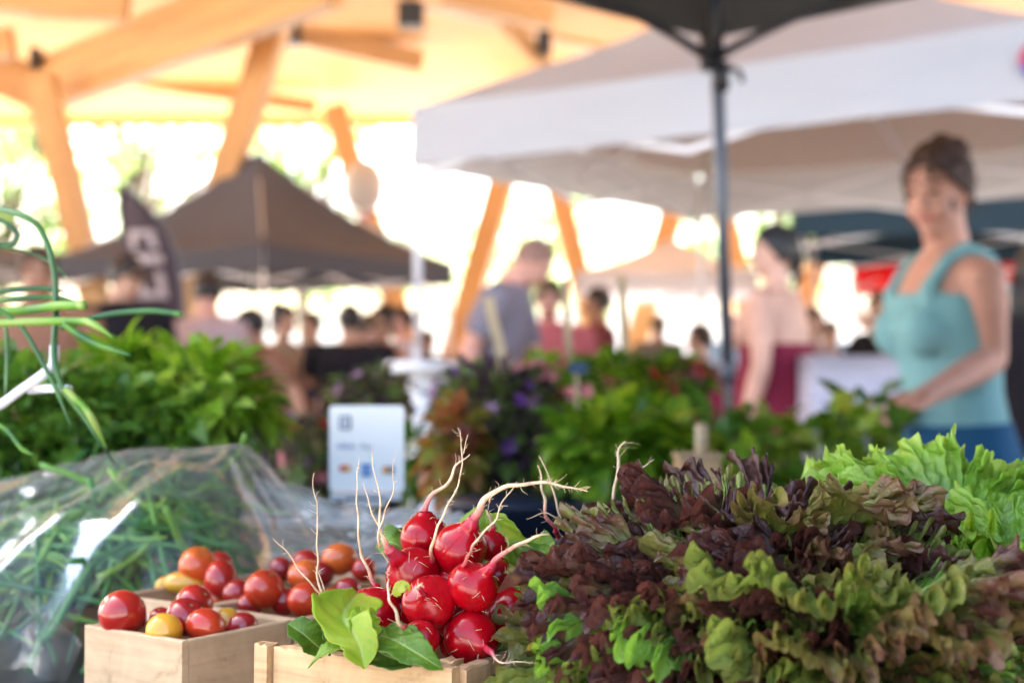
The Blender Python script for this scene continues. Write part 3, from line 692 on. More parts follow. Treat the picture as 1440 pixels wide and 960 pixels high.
# ------------------------------------------------------------ produce boxes
TZ = .854                                   # cloth level of our table
def board(name, c, u, L, th, z0, z1, mat, parent, rough=0, label=None, nx=14):
    """plank centred at c (xy), running along unit u, thickness th, between z0 and z1 (local box, own frame)"""
    u = Vector((u[0], u[1], 0)).normalized(); rz = math.atan2(u.y, u.x); H = (z1-z0)
    m = MB(); rnd = random.Random(hash((round(c[0], 3), round(c[1], 3), name)) & 0xffff) if False else random.Random(int(abs(c[0]*1e4)+abs(c[1]*1e3)))
    prof = [(-th/2, -H/2), (th/2, -H/2), (th/2, H/2), (-th/2, H/2)]; ch = .0008
    prof = [(-th/2, -H/2), (th/2, -H/2), (th/2, H/2-ch), (th/2-ch, H/2), (-th/2+ch, H/2), (-th/2, H/2-ch)]
    n = len(prof); b = 0
    for i in range(nx+1):
        x = -L/2 + L*i/nx
        for (y, z) in prof:
            r = rough if z > 0 else rough*.3
            m.vert((x + (rnd.uniform(-1, 1)*rough*1.2 if i in (0, nx) else 0), y + rnd.uniform(-r, r)*.4, z + rnd.uniform(-r, r)))
    for i in range(nx):
        for k in range(n): k2 = (k+1) % n; m.face(i*n+k, i*n+k2, (i+1)*n+k2, (i+1)*n+k)
    m.face(*range(n)); m.face(*[nx*n+k for k in range(n)][::-1])
    me = mesh_from(m, mat, None, False, name); o = bpy.data.objects.new(name, me); COL.objects.link(o); o.parent = parent
    o.matrix_basis = rootm(parent).inverted() @ Matrix.Translation((c[0], c[1], (z0+z1)/2)) @ Matrix.Rotation(rz, 4, 'Z')
    if label: o['label'] = label
    return o
UL = Vector((-.81, .586, 0)).normalized(); UR = Vector((.586, .81, 0)).normalized(); S = .0925; TH = .005
O = Vector((P(256, 901, .86).x, .86, 0)); RIM = P(256, 901, .86).z
boxes = {}
for key, (i, j, lab) in dict(front=(0, 0, 'small square wooden box of tomatoes in front of the other tomato boxes'),
        midleft=(1, 1, 'small wooden box holding the striped yellow tomato, behind and left of the front box'),
        midright=(0, 1, 'small wooden box of tomatoes between the front box and the radish roots'),
        backleft=(1, 2, 'rear small wooden box against the clear bag, left of its twin'),
        backright=(0, 2, 'rear small wooden box of tomatoes behind the radish roots')).items():
    c0 = O + UL*(i*(S+.0012)) + UR*(j*(S+.0035))
    bt = thing('tomato_box', lab, 'wooden box', Vector((c0.x, c0.y, TZ)) + (UL+UR)*S/2, math.atan2(UR.y, UR.x), group='small wooden tomato boxes')
    zt = RIM - .0006*(i+j)
    board('side_panel', c0 + UL*S/2 + UR*TH/2, UL, S, TH, TZ+.001, zt, M['boxwood'], bt, .00015)
    board('side_panel', c0 + UL*S/2 + UR*(S-TH/2), UL, S, TH, TZ+.001, zt, M['boxwood'], bt, .00015)
    board('side_panel', c0 + UR*S/2 + UL*TH/2, UR, S-2*TH-.0006, TH, TZ+.001, zt-.0004, M['boxwood'], bt, .00015)
    board('side_panel', c0 + UR*S/2 + UL*(S-TH/2), UR, S-2*TH-.0006, TH, TZ+.001, zt-.0004, M['boxwood'], bt, .00015)
    m = MB(); cc = c0 + (UL+UR)*S/2; m.box((cc.x, cc.y, TZ+.012), (S/2-TH-.001, S/2-TH-.001, .002), Matrix.Rotation(math.atan2(UR.y, UR.x), 3, 'Z')); part('bottom', m, M['boxwood'], bt, smooth=False)
    boxes[key] = cc
# ---- tomatoes
def tommat(name, a, b_, c_=None, sc=18):
    m, t, b, out = new_mat(name)
    col = ramp(t, noise_tex(t, sc, 2, dist=.6), [(.32, a), (.52, b_), (.75, c_ or b_)])
    t.links.new(col, b.inputs['Base Color']); b.inputs['Roughness'].default_value = .2; b.inputs['Coat Weight'].default_value = .3; b.inputs['Coat Roughness'].default_value = .12
    b.inputs['Subsurface Weight'].default_value = .12; b.inputs['Subsurface Radius'].default_value = (1, .25, .1); b.inputs['Subsurface Scale'].default_value = .004
    bump(t, b, noise_tex(t, 160, 2), .0002, .4); return m
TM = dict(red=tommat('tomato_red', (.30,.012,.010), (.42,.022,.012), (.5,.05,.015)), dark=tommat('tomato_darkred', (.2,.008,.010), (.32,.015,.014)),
          orange=tommat('tomato_orange', (.55,.07,.015), (.62,.12,.02), (.6,.16,.03)), yellow=tommat('tomato_yellow', (.62,.27,.02), (.66,.34,.03), (.5,.2,.03)),
          mix=tommat('tomato_mixed', (.5,.05,.012), (.45,.03,.012), (.55,.22,.03), 26), stripe=tommat('tomato_striped', (.6,.3,.03), (.62,.33,.03), (.07,.05,.03), 30))
scar = simple('tomato_scar', (.25,.17,.06), .8)
def tomato(px, py, rpx, Y, kind, label, sx=1.0, sz=1.0, point=False, tilt=0):
    c = P(px, py, Y); r = rpx/FX*Y; t = thing('tomato', label, 'tomato', c - Vector((0,0,r*sz*.95)), random.uniform(0, 6), group='tomatoes in the wooden boxes')
    m = MB(); ph = random.uniform(0, 6)
    R = Matrix.Rotation(random.uniform(-.5, .5) if not tilt else tilt, 3, 'Y') @ Matrix.Rotation(random.uniform(-.5, .5), 3, 'X')
    def fn(u, v):
        a = pi*u; b = 2*pi*v; rr = 1 + .018*sin(3*b+ph)*sin(a) + .012*sin(5*b)*sin(a)
        d = Vector((sin(a)*cos(b), sin(a)*sin(b), cos(a)))
        k = 1 - .10*math.exp(-(a/.22)**2) + (.12*math.exp(-((pi-a)/.28)**2) if point else 0)
        q = Vector((d.x*r*sx*rr, d.y*r*rr, d.z*r*sz*k))
        return c + R @ q
    m.grid(fn, 28, 36); part('fruit', m, TM[kind], t)
    m = MB(); tp = c + R @ Vector((0,0,r*sz*.895)); dd = (tp-c).normalized()
    m.tube([tp - dd*.0008, tp + dd*.0005], [r*.10, r*.07], seg=9, ref=dd.orthogonal()); part('stem_scar', m, scar, t)
ptm = [
 (172,862,33,.912,'red','large red pointed tomato on the left corner of the front box',1,1,True,-.9),
 (231,886,26,.889,'yellow','round golden-yellow tomato at the front of the front box',1,.95),
 (289,880,28,.899,'mix','glossy orange-red tomato at the front corner of the front box',1,.9),
 (273,848,27,.932,'red','pointed red tomato at the top of the pile in the front box',1,.95,True,.9),
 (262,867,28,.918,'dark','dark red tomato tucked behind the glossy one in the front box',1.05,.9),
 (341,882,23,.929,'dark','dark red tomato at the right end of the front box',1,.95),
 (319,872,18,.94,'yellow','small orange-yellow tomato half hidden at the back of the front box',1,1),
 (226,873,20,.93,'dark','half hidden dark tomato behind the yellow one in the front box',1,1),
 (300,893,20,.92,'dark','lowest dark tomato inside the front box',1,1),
 (278,794,27,1.075,'orange','big orange tomato at the back of the box with the striped one',1,.9),
 (307,796,22,1.11,'red','red tomato half hidden behind the big orange one',1,.95),
 (259,819,17,1.07,'stripe','oval yellow and dark striped tomato on its side',1.75,.95,False,.05),
 (312,816,27,1.06,'red','red pointed tomato beside the striped one',1.1,.88,True,1.3),
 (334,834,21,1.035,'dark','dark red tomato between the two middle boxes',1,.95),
 (232,824,14,1.09,'yellow','small yellow tomato at the left end of the middle box',1,1),
 (300,842,20,1.06,'orange','low orange tomato under the pointed one in the middle box',1,1),
 (371,828,28,1.005,'mix','shiny round orange tomato standing proud left of the radish roots',1,.98),
 (430,843,27,.990,'mix','orange-red tomato with a yellow centre beside the big radish leaf',1,.9),
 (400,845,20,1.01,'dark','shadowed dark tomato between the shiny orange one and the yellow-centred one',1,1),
 (428,808,24,1.02,'orange','orange tomato behind the yellow-centred one',1,.9),
 (489,829,19,1.012,'dark','dark red tomato right of the yellow-centred one',1,.95),
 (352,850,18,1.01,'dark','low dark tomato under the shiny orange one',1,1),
 (468,845,20,1.01,'red','red tomato low between the roots in the middle right box',1,1),
 (430,792,21,1.115,'red','red tomato at the back of the rear box under the pale sheet of the bag',1,.95),
 (477,786,26,1.10,'orange','wide orange tomato in the rear box next to the thin roots',1,.85),
 (512,800,18,1.09,'red','red tomato at the right end of the rear box',1,.95),
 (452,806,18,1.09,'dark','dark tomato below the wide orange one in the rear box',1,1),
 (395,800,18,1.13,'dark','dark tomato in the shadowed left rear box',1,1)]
for a in ptm: tomato(*a)

# ---- radish crate
N0 = Vector((P(640, 941, .70).x, .70, 0)); RZ = P(640, 941, .70).z; CL = Vector((-.887, .462, 0)); CR = Vector((.60, .80, 0))
CL = Vector((-.865, .50, 0)).normalized(); CR = Vector((.50, .865, 0)).normalized()
cr = thing('radish_crate', 'rough pine crate heaped with radishes at the front of the stall', 'wooden crate', Vector((N0.x, N0.y, TZ)) + (CL*.116+CR*.17)/2, math.atan2(CL.y, CL.x))
t2 = .008; LW = .116; LD = .17
for (z0, z1) in ((TZ+.004, TZ+.038), (TZ+.044, RZ)):
    board('front_slat', N0 + CL*(LW/2+.0) + CR*t2/2, CL, LW-.004, t2, z0, z1, M['pine'], cr, .0005, nx=30)
    board('back_slat', N0 + CL*LW/2 + CR*(LD-t2/2), CL, LW-.004, t2, z0, z1, M['pine'], cr, .0005, nx=30)
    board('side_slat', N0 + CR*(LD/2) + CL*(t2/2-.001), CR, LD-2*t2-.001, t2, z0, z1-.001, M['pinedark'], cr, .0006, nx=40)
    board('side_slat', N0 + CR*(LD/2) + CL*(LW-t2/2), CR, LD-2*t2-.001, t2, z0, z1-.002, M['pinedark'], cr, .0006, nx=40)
for q in (N0 + CL*(LW+.0035) - CR*(-.001), N0 + CL*(.012) + CR*(t2+.007)):
    board('corner_post', q, CL, .0095, .0105, TZ+.002, RZ+.0015, M['pine'], cr, .0009, nx=4)
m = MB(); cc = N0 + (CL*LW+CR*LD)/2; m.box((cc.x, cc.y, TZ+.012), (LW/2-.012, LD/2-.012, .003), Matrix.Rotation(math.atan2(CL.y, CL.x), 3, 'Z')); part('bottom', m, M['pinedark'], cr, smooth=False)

# ---- radishes
def radmat():
    m, t, b, out = new_mat('radish_skin'); a = N(t, 'ShaderNodeAttribute', attribute_name='t')
    nz = noise_tex(t, 70, 4, dist=.5); ma = N(t, 'ShaderNodeMath', operation='MULTIPLY_ADD'); ma.inputs[1].default_value = .16; t.links.new(nz, ma.inputs[0]); t.links.new(a.outputs['Fac'], ma.inputs[2])
    col = ramp(t, ma.outputs[0], [(.0, (.36,.0012,.006)), (.42, (.41,.002,.011)), (.60, (.45,.03,.06)), (.75, (.58,.22,.18)), (.9, (.66,.48,.30))])
    sp = ramp(t, noise_tex(t, 55, 6, dist=1.0, rough=.65), [(.28, (.42,.36,.4)), (.45, (.85,.85,.85)), (.6, (1,1,1)), (.75, (1,1,1))])
    mx = N(t, 'ShaderNodeMix', data_type='RGBA', blend_type='MULTIPLY'); mx.inputs[0].default_value = 1.0; t.links.new(col, mx.inputs[6]); t.links.new(sp, mx.inputs[7])
    t.links.new(mx.outputs[2], b.inputs['Base Color']); rr = ramp(t, noise_tex(t, 35, 4), [(.3, (.14,)*3), (.7, (.30,)*3)]); t.links.new(rr, b.inputs['Roughness'])
    b.inputs['Specular IOR Level'].default_value = .35; b.inputs['Coat Weight'].default_value = .12; b.inputs['Coat Roughness'].default_value = .12
    b.inputs['Subsurface Weight'].default_value = .0; b.inputs['Subsurface Radius'].default_value = (1, .2, .2); b.inputs['Subsurface Scale'].default_value = .003
    bump(t, b, noise_tex(t, 120, 5, dist=.3), .0005, .6); return m
RM = radmat()
def chain(pts, n=60):
    pts = [Vector(p) for p in pts]; out = []
    if len(pts) == 2: return [pts[0].lerp(pts[1], i/n) for i in range(n+1)]
    for i in range(n+1):
        x = i/n*(len(pts)-1); k = min(int(x), len(pts)-2); f = x-k
        p0 = pts[max(k-1, 0)]; p1 = pts[k]; p2 = pts[k+1]; p3 = pts[min(k+2, len(pts)-1)]
        out.append(.5*((2*p1)+(-p0+p2)*f+(2*p0-5*p1+4*p2-p3)*f*f+(-p0+3*p1-3*p2+p3)*f**3))
    return out
def rootmb(mb, path, r0, r1, t0=.62, t1=1.0, hairs=14, seed=0, wig=.0007, red=.3, rb=None):
    rnd = random.Random(seed); n = len(path)-1; ps = []
    for i, p in enumerate(path):
        q = Vector(p) + Vector((noise.noise(p*90+Vector((seed,0,0))), noise.noise(p*90+Vector((0,seed,5))), noise.noise(p*90+Vector((9,0,seed)))))*wig*3.2*min(1, i/6)
        ps.append(q)
    rs = [max(r0*(1-(i/n))**.8*(1 + .12*noise.noise(path[i]*500)), 0)*.9 + r1 + (max(0, rb-r0)*math.exp(-i/5) if rb else 0) for i in range(n+1)]
    mb.tube(ps, rs, seg=9, tv=[lerp(t0, t1, min(1, (i/n)/max(red, .01)))for i in range(n+1)], round_=False)
    for k in range(hairs):
        i = rnd.randrange(2, n-1); d = (ps[i+1]-ps[i]).normalized(); o = d.orthogonal(); o = Matrix.Rotation(rnd.uniform(0, 2*pi), 3, d) @ o; o.normalize()
        L = rnd.uniform(.0012, .0055)*(2.2 if rnd.random() < .12 else 1); a = ps[i] + o*rs[i]*.6; e = a + (o*1.0 + d*rnd.uniform(.1, 1.2)).normalized()*L
        mm = a.lerp(e, .5) + Vector((rnd.gauss(0,1), rnd.gauss(0,1), rnd.gauss(0,1)))*L*.09
        mb.tube([a, mm, e], [.00020, .00013, .00006], seg=5, tv=[t1]*3)
def radish(px, py, rpx, Y, neck, roots, label, sx=1.0, hid=False, taper=.55, seed=0, r0k=.10, depth_dir=0):
    """neck: (px,py,Y) where the bulb has narrowed into the root, roots: list of pixel paths starting at the neck"""
    c = P(px, py, Y); r = rpx/FX*Y*1.03; nkp = P(*neck) if neck else c + Vector((.0,-.4,.9)).normalized()*r*1.25
    t = thing('radish', label, 'radish', c - Vector((0,0,r*.97)), 0, group='radishes heaped in the pine crate')
    ax = (nkp-c); La = ax.length; ax.normalize(); m = MB(); n = 44; pts = []; rr = []; tv = []
    # bulb profile from the crown end to the neck
    rn = r*r0k
    for i in range(n+1):
        s = -1 + (La/r + 1)*i/n       # axial position in units of r
        base = math.sqrt(max(0, 1-min(1, abs(s))**2)) if s < .2 else None
        if s <= 0: q = math.sqrt(max(0, 1-s*s))
        else:
            e = s/(La/r)
            ell = math.sqrt(max(0, 1-min(1, s/1.02)**2)); tail = (rn/r) + .55*math.exp(-((s)/ (.62*max(1.0, taper*2)))**2*1.6)
            q = max(ell, 0)*(1-min(1, max(0, s-.3)/.75)**2) + tail*min(1, max(0, s-.3)/.75)**2 if s > .3 else ell
            if s > 1.05: q = rn/r + (tail-rn/r)*max(0, 1-(s-1.05)/max(.01, (La/r-1.05)))
        pts.append(c + ax*s*r); rr.append(max(q*r, .00015)); tv.append(max(0, min(.5, (s-.75)*.9)))
    ref = ax.orthogonal(); b0 = len(m.v); sd2 = random.Random(seed+5); ph = sd2.uniform(0, 6)
    q_ = ax.cross(ref).normalized(); ref.normalize(); seg = 40
    for i in range(n+1):
        for k in range(seg):
            a = 2*pi*k/seg; lump = 1 + .035*sin(2*a+ph) + .022*sin(3*a+ph*2) + .02*noise.noise(Vector((cos(a)*1.5, sin(a)*1.5, i*.08+seed))) + (.05*sin(7*a+ph)*max(0, tv[i]) )
            j = m.vert(pts[i] + (ref*cos(a)*sx + q_*sin(a))*rr[i]*lump); m.at.setdefault('t', {})[j] = tv[i]
    for i in range(n):
        for k in range(seg): k2 = (k+1) % seg; m.face(b0+i*seg+k, b0+i*seg+k2, b0+(i+1)*seg+k2, b0+(i+1)*seg+k)
    m.face(*[b0+k for k in range(seg)][::-1]); m.face(*[b0+n*seg+k for k in range(seg)])
    part('bulb', m, RM, t)
    for q, rt in enumerate(roots):
        path, w0, w1, hs, red = rt; pp = [P(*p) if len(p) == 3 else p for p in path]
        w0 *= .54; w1 *= .42; m = MB(); rootmb(m, chain([nkp - ax*.001] + pp if q == 0 else pp, 46 if len(pp) > 2 else 24), w0, w1, rb=None if q else rn, t0=.48 if q == 0 else .6, hairs=hs, seed=seed*7+q, red=red)
        part('root', m, RM, t)
    m = MB(); rnd = random.Random(seed+99)       # fine scars and hairs on the shoulder
    for k in range(6):
        d = (ax*rnd.uniform(.5, .95) + Vector((rnd.gauss(0,.5), -abs(rnd.gauss(.3,.4)), rnd.gauss(0,.4)))).normalized(); a = c + d*r*1.0
        o = d.cross(Vector((rnd.gauss(0,1), rnd.gauss(0,1), rnd.gauss(0,1)))).normalized(); L = rnd.uniform(.002, .006)
        L *= 1.3; m.tube([a - d*.0006, a + o*L*.3 + d*.0005, a + o*L*.7 + d*.0003, a + o*L*.9 + d*rnd.uniform(.0, .001)], [.00016, .00014, .0001, .00006], seg=5, tv=[.9]*4)
    part('root_hairs', m, RM, t)
    return t
radish(663, 897, 38.5, .742, (692,917,.722), [([(703,928,.715),(722,931,.71),(756,934,.705)], .0012, .0003, 10, .5)], 'round red radish lowest in the heap, thin root trailing right over the crate edge', seed=1, r0k=.12)
radish(604, 846, 37, .742, (589,826,.715), [([(592,822,.711),(597,819,.711)], .0008, .0003, 5, .6)], 'round red radish in the middle of the heap with a tiny root stub on top', seed=2, r0k=.09)
radish(718, 861, 36, .765, (732,838,.80), [([(738,830,.81),(742,822,.82)], .0008, .0003, 2, .6)], 'red radish at the right of the heap beside the red lettuce', seed=3)
radish(665, 824, 35, .742, (693,795,.732), [([(708,779,.727),(735,762,.722),(757,751,.72),(774,748,.72)], .0022, .0007, 16, .75)], 'red radish with a thick pink root pointing up right', seed=4, r0k=.17, taper=.8)
radish(580, 805, 36, .775, (547,772,.76), [([(538,757,.758),(531,740,.757),(522,715,.756),(513,679,.757)], .0015, .0003, 8, .35), ([(545,765,.757),(536,740,.756),(531,700,.755),(530,670,.755),(524,632,.756)], .0013, .00025, 8, .25), ([(534,770,.756),(533,748,.755),(545,715,.753),(552,682,.752),(556,636,.752)], .0011, .00025, 12, .3)], 'wide red radish at the left of the heap with several pale roots standing up', sx=1.05, seed=5, r0k=.2, taper=.9)
radish(571, 822, 28, .79, (553,796,.79), [([(543,784,.79),(538,776,.79)], .001, .0003, 4, .5)], 'small red radish mostly hidden under the wide left one', seed=15)
radish(527, 858, 36, .765, (530,822,.775), [([(520,806,.775),(509,780,.773),(504,740,.77),(502,690,.77),(504,641,.771)], .0020, .0003, 14, .35)], 'red radish at the far left of the heap behind the bright leaf', seed=6, r0k=.12)
radish(590, 898, 27, .728, (567,880,.715), [([(557,862,.712),(547,843,.711),(544,822,.712),(547,812,.713)], .0016, .0006, 6, .2)], 'small radish at the front with a pale root bending up left', seed=7, r0k=.15)
radish(597, 756, 34, .80, (597,718,.80), [([(604,703,.80),(616,688,.80),(633,668,.80),(646,650,.80),(659,638,.80)], .0027, .0005, 8, .55)], 'red radish highest at the left with its pink root sweeping up right', seed=8, r0k=.17, taper=.9)
radish(648, 771, 37.5, .775, (667,728,.765), [([(679,710,.763),(697,692,.762),(722,682,.76),(755,679,.758),(790,679,.756),(810,684,.755),(828,690,.755)], .0030, .0005, 34, .28), ([(688,704,.762),(690,696,.762),(709,684,.761)], .001, .0003, 6, .5)], 'top radish of the heap, long root arching right to the lettuce', seed=9, r0k=.2, taper=1.0)
radish(690, 766, 22, .80, (694,742,.81), [([(690,730,.81),(684,722,.81),(680,716,.81)], .0015, .0004, 8, .5)], 'small red radish peeking out behind the top one', seed=10, r0k=.2)
radish(636, 816, 22, .775, (648,800,.742), [([(664,772,.722),(678,752,.72),(691,735,.72),(706,712,.72),(725,676,.722)], .0013, .0003, 22, .45)], 'small radish between its neighbours, thin root crossing in front up right', seed=11, r0k=.16)
radish(612, 800, 20, .80, (608,788,.765), [([(608,766,.752),(614,740,.75),(632,712,.75),(643,690,.75),(649,655,.75),(650,625,.75),(643,602,.75)], .0014, .0003, 26, .2), ([(649,640,.75),(653,624,.75),(659,611,.75)], .0006, .0002, 3, .1)], 'hidden small radish sending a tall forked root between the two top radishes', seed=12, r0k=.16)
radish(470, 868, 22, .80, (456,842,.79), [([(450,820,.788),(445,780,.786),(446,735,.785),(443,700,.785),(441,666,.785)], .0011, .0003, 14, .1), ([(452,836,.788),(432,812,.785),(408,786,.782),(396,770,.782),(380,757,.782)], .0010, .0003, 6, .1), ([(456,836,.789),(452,812,.788),(447,797,.788)], .0008, .0003, 4, .1)], 'radish hidden behind the bright leaf with thin pale roots fanning up left', seed=13, r0k=.14)
radish(800, 775, 18, .845, (781,746,.835), [([(772,730,.834),(766,705,.833),(761,680,.832),(757,655,.832)], .0019, .0008, 6, .9), ([(790,742,.832),(783,715,.831),(777,690,.83),(770,662,.83),(757,642,.83)], .0013, .0004, 8, .05), ([(800,735,.83),(780,728,.829),(762,722,.829),(741,727,.829)], .0008, .0003, 3, .05)], 'radish behind the edge of the lettuce with one pink and one pale upright root', seed=14, r0k=.2)
radish(772, 803, 13, .80, (768,790,.80), [([(765,784,.80),(762,780,.80)], .0006, .0003, 2, .5)], 'tiny piece of red radish between green leaves by the lettuce', seed=16)
radish(864, 742, 12, .86, (862,705,.855), [([(868,648,.855),(872,634,.855),(878,618,.855)], .0016, .0008, 10, .1), ([(880,672,.856),(900,660,.856),(920,647,.857)], .0012, .0005, 3, .1)], 'radish buried in the lettuce top, only its pale stubby roots showing', seed=17)
# extra filling radishes under the heap (partly seen in the gaps)
for k, (px, py, rp, Y) in enumerate(((632,868,26,.79),(690,890,26,.80),(560,880,26,.79),(640,905,22,.80),(610,880,24,.80),(700,810,24,.82),(748,880,22,.82))):
    radish(px, py, rp, Y, (px+6, py-rp*1.1, Y+.012), [], ['shadowed radish low in the gap at the centre of the heap','shadowed radish low behind the front right radishes','shadowed radish under the left side of the heap','shadowed radish near the crate floor at the front','shadowed radish behind the small front one','shadowed radish under the arching-root one','shadowed radish at the right end of the crate'][k], seed=30+k)
# loose long root left of heap
# ---- radish leaves
rlm = leafmat('radish_leaf', [(0, (.045,.11,.012)), (.45, (.12,.24,.015)), (.75, (.27,.40,.02)), (1, (.42,.47,.05))], .4, .42, nscale=60, nw=.35, bs=.0006, dark_rib=(.38,.48,.16))
def outleaf(label, spine, widths, up, tone=.5, fold=.15, wave=.15, seed=0, lob=.06, name='radish_leaf'):
    """leaf built along a 3-D spine; widths = half width (m) along it"""
    rnd = random.Random(seed); sp = chain(spine, 40); m = MB(); up = Vector(up).normalized(); nv = 24; ph = rnd.uniform(0, 6)
    fr = []
    for i, p in enumerate(sp):
        d = (sp[min(i+1, 40)]-sp[max(i-1, 0)]).normalized(); u = (up - d*up.dot(d)).normalized(); fr.append((p, d.cross(u), u))
    def wid(t):
        x = t*(len(widths)-1); k = min(int(x), len(widths)-2); return lerp(widths[k], widths[k+1], .5-.5*cos(pi*(x-k)))
    def fn(a, b):
        i = int(round(a*40)); p, s_, u = fr[i]; q = (b-.5)*2; wd = wid(a)*(1 + lob*sin(a*21+ph+(1 if q > 0 else 3)) + .035*sin(a*60+q*3))
        return p + s_*q*wd + u*(abs(q)*fold*wd + wave*wd*abs(q)**1.5*sin(a*13+ph+q*1.5) + .04*wd*sin(a*40+q*9)*abs(q))
    def at(a, b):
        q = abs(b-.5)*2; side = abs(((a*11 - q*1.6) % 1)-.5)*2
        return dict(tone=tone + .16*noise.noise(Vector((a*4, b*4, seed))), rib=max(.9*math.exp(-(q/.045)**2), .35*math.exp(-((1-side)/.10)**2)*(1-q)))
    m.grid(fn, 40, nv, attrs=at)
    o = solo(name, m, rlm, label, 'leaf', loc=spine[0], group='radish leaves over the crate edge')
    s_ = o.modifiers.new('thick', 'SOLIDIFY'); s_.thickness = .0004
    return o
mm_ = .001
outleaf('bright lime lobed leaf drooping over the front of the crate', [P(500,838,.735)+Vector((0,.012,0)), P(487,856,.722), P(484,872,.712), P(498,892,.706), P(507,912,.703), P(513,940,.700)], [.004,.0150,.0165,.0125,.0095,.0085,.001], (.15,-.9,.5), .85, .35, .22, 3)
outleaf('lime flap of the bright leaf rising beside the red radish', [P(520,905,.715), P(512,885,.713), P(510,868,.713), P(506,852,.72)], [.004,.008,.0085,.006,.001], (.3,-.8,.4), .75, .2, .2, 33)
outleaf('dark green pointed leaf at the left corner of the crate', [P(455,915,.745), P(440,903,.742), P(424,889,.74), P(404,876,.742)], [.003,.010,.0105,.007,.0006], (-.2,-.6,.8), .30, .5, .1, 4)
outleaf('small folded dark leaf standing between the corner leaf and the bright leaf', [P(466,914,.735), P(466,903,.733), P(460,892,.733), P(454,880,.735)], [.003,.0075,.007,.004,.0005], (.6,-.6,.4), .25, .7, .1, 5)
outleaf('thin curled leaf hanging over the front slat', [P(505,915,.722), P(488,911,.712), P(465,914,.708), P(448,924,.708), P(433,939,.71)], [.003,.007,.0065,.0045,.002,.0005], (0,-.35,1), .6, .5, .1, 6)
outleaf('dark green long leaf resting on the front slat under the small radish', [P(535,893,.722), P(556,900,.71), P(580,914,.704), P(600,926,.70), P(623,941,.699)], [.005,.0105,.010,.008,.005,.0005], (.1,-.75,.7), .38, .15, .12, 7)
outleaf('small green leaf behind the long one', [P(545,880,.725), P(560,890,.72), P(580,900,.715), P(600,917,.712)], [.003,.006,.0075,.005,.0006], (.1,-.6,.8), .4, .3, .1, 8)
outleaf('shaded green leaf in the crate under the bright leaf', [P(520,885,.74), P(524,905,.728), P(545,922,.715), P(580,934,.71)], [.005,.012,.013,.009,.002], (-.1,-.6,.8), .15, .2, .15, 9)
outleaf('pale green leaf standing behind the top radishes', [P(735,830,.84), P(728,800,.835), P(715,770,.83), P(700,738,.83), P(688,722,.83)], [.006,.014,.016,.013,.008,.001], (-.5,-.8,.2), .8, .15, .1, 10)
outleaf('pale green leaf tip between the two top radishes', [P(660,800,.86), P(660,765,.85), P(668,745,.845), P(645,735,.85)], [.006,.016,.016,.012,.004], (.2,-.9,.2), .72, .15, .1, 11)
outleaf('green leaf left behind the wide radish', [P(590,800,.82), P(570,775,.815), P(550,762,.815), P(530,765,.82)], [.005,.011,.012,.009,.002], (.1,-.7,.6), .4, .2, .3, 12)
for k, (pts, wd, tn, lb) in enumerate((
   ([P(700,850,.82), P(735,822,.80), P(760,800,.79), P(790,790,.785)], [.006,.016,.02,.016,.004], .45, 'green leaf spreading right of the upper radishes'),
   ([P(740,870,.80), P(752,840,.79), P(775,815,.78), P(798,802,.775)], [.006,.014,.018,.013,.003], .65, 'curly green leaf tucked against the red lettuce'),
   ([P(705,905,.775), P(725,892,.765), P(745,882,.76), P(765,872,.755)], [.004,.008,.010,.008,.002], .25, 'dark leaf scrap below the right-hand radish'),
   ([P(690,880,.80), P(720,910,.77), P(740,925,.75), P(765,928,.745)], [.005,.012,.012,.010,.002], .1, 'shaded leaf on the crate floor at the right'),
   ([P(720,830,.83), P(745,790,.82), P(765,775,.815), P(778,770,.81)], [.006,.014,.016,.010,.003], .55, 'green leaf behind the pink root near the lettuce'))):
    outleaf(lb, pts, wd, (-.2,-.7,.6), tn, .15, .45, 50+k, lob=.12)
outleaf('tiny yellow leaf scrap between two radishes', [P(556,838,.722), P(560,828,.72), P(570,822,.72), P(576,830,.722)], [.0008,.0026,.003,.0015,.0003], (0,-.9,.3), 1.2, .3, .1, 61)

# ------------------------------------------------------------ lettuces
def lettucemat(name, inner, mid, rim, spot, trans, rough, rimpos=(.35,.62,.85), rnd=.3, bs=.0015, ns=45):
    return leafmat(name, [(rimpos[0], inner), (rimpos[1], mid), (rimpos[2], rim), (1, spot)], trans, rough, attr='e', nscale=ns, nw=.55, rnd=rnd, bs=bs, dark_rib=(.42,.5,.28))
LR = lettucemat('lettuce_red', (.21,.32,.06), (.19,.20,.045), (.165,.085,.045), (.085,.030,.024), .38, .34, rimpos=(.44,.72,.93), rnd=.62)
LG = lettucemat('lettuce_green', (.20,.36,.06), (.18,.37,.035), (.27,.46,.04), (.38,.54,.08), .38, .36, rimpos=(.3,.55,.85), rnd=.25)
LM = lettucemat('lettuce_midgreen', (.36,.50,.22), (.18,.35,.06), (.21,.36,.04), (.17,.14,.03), .32, .33, rimpos=(.3,.6,1.0), rnd=.35)
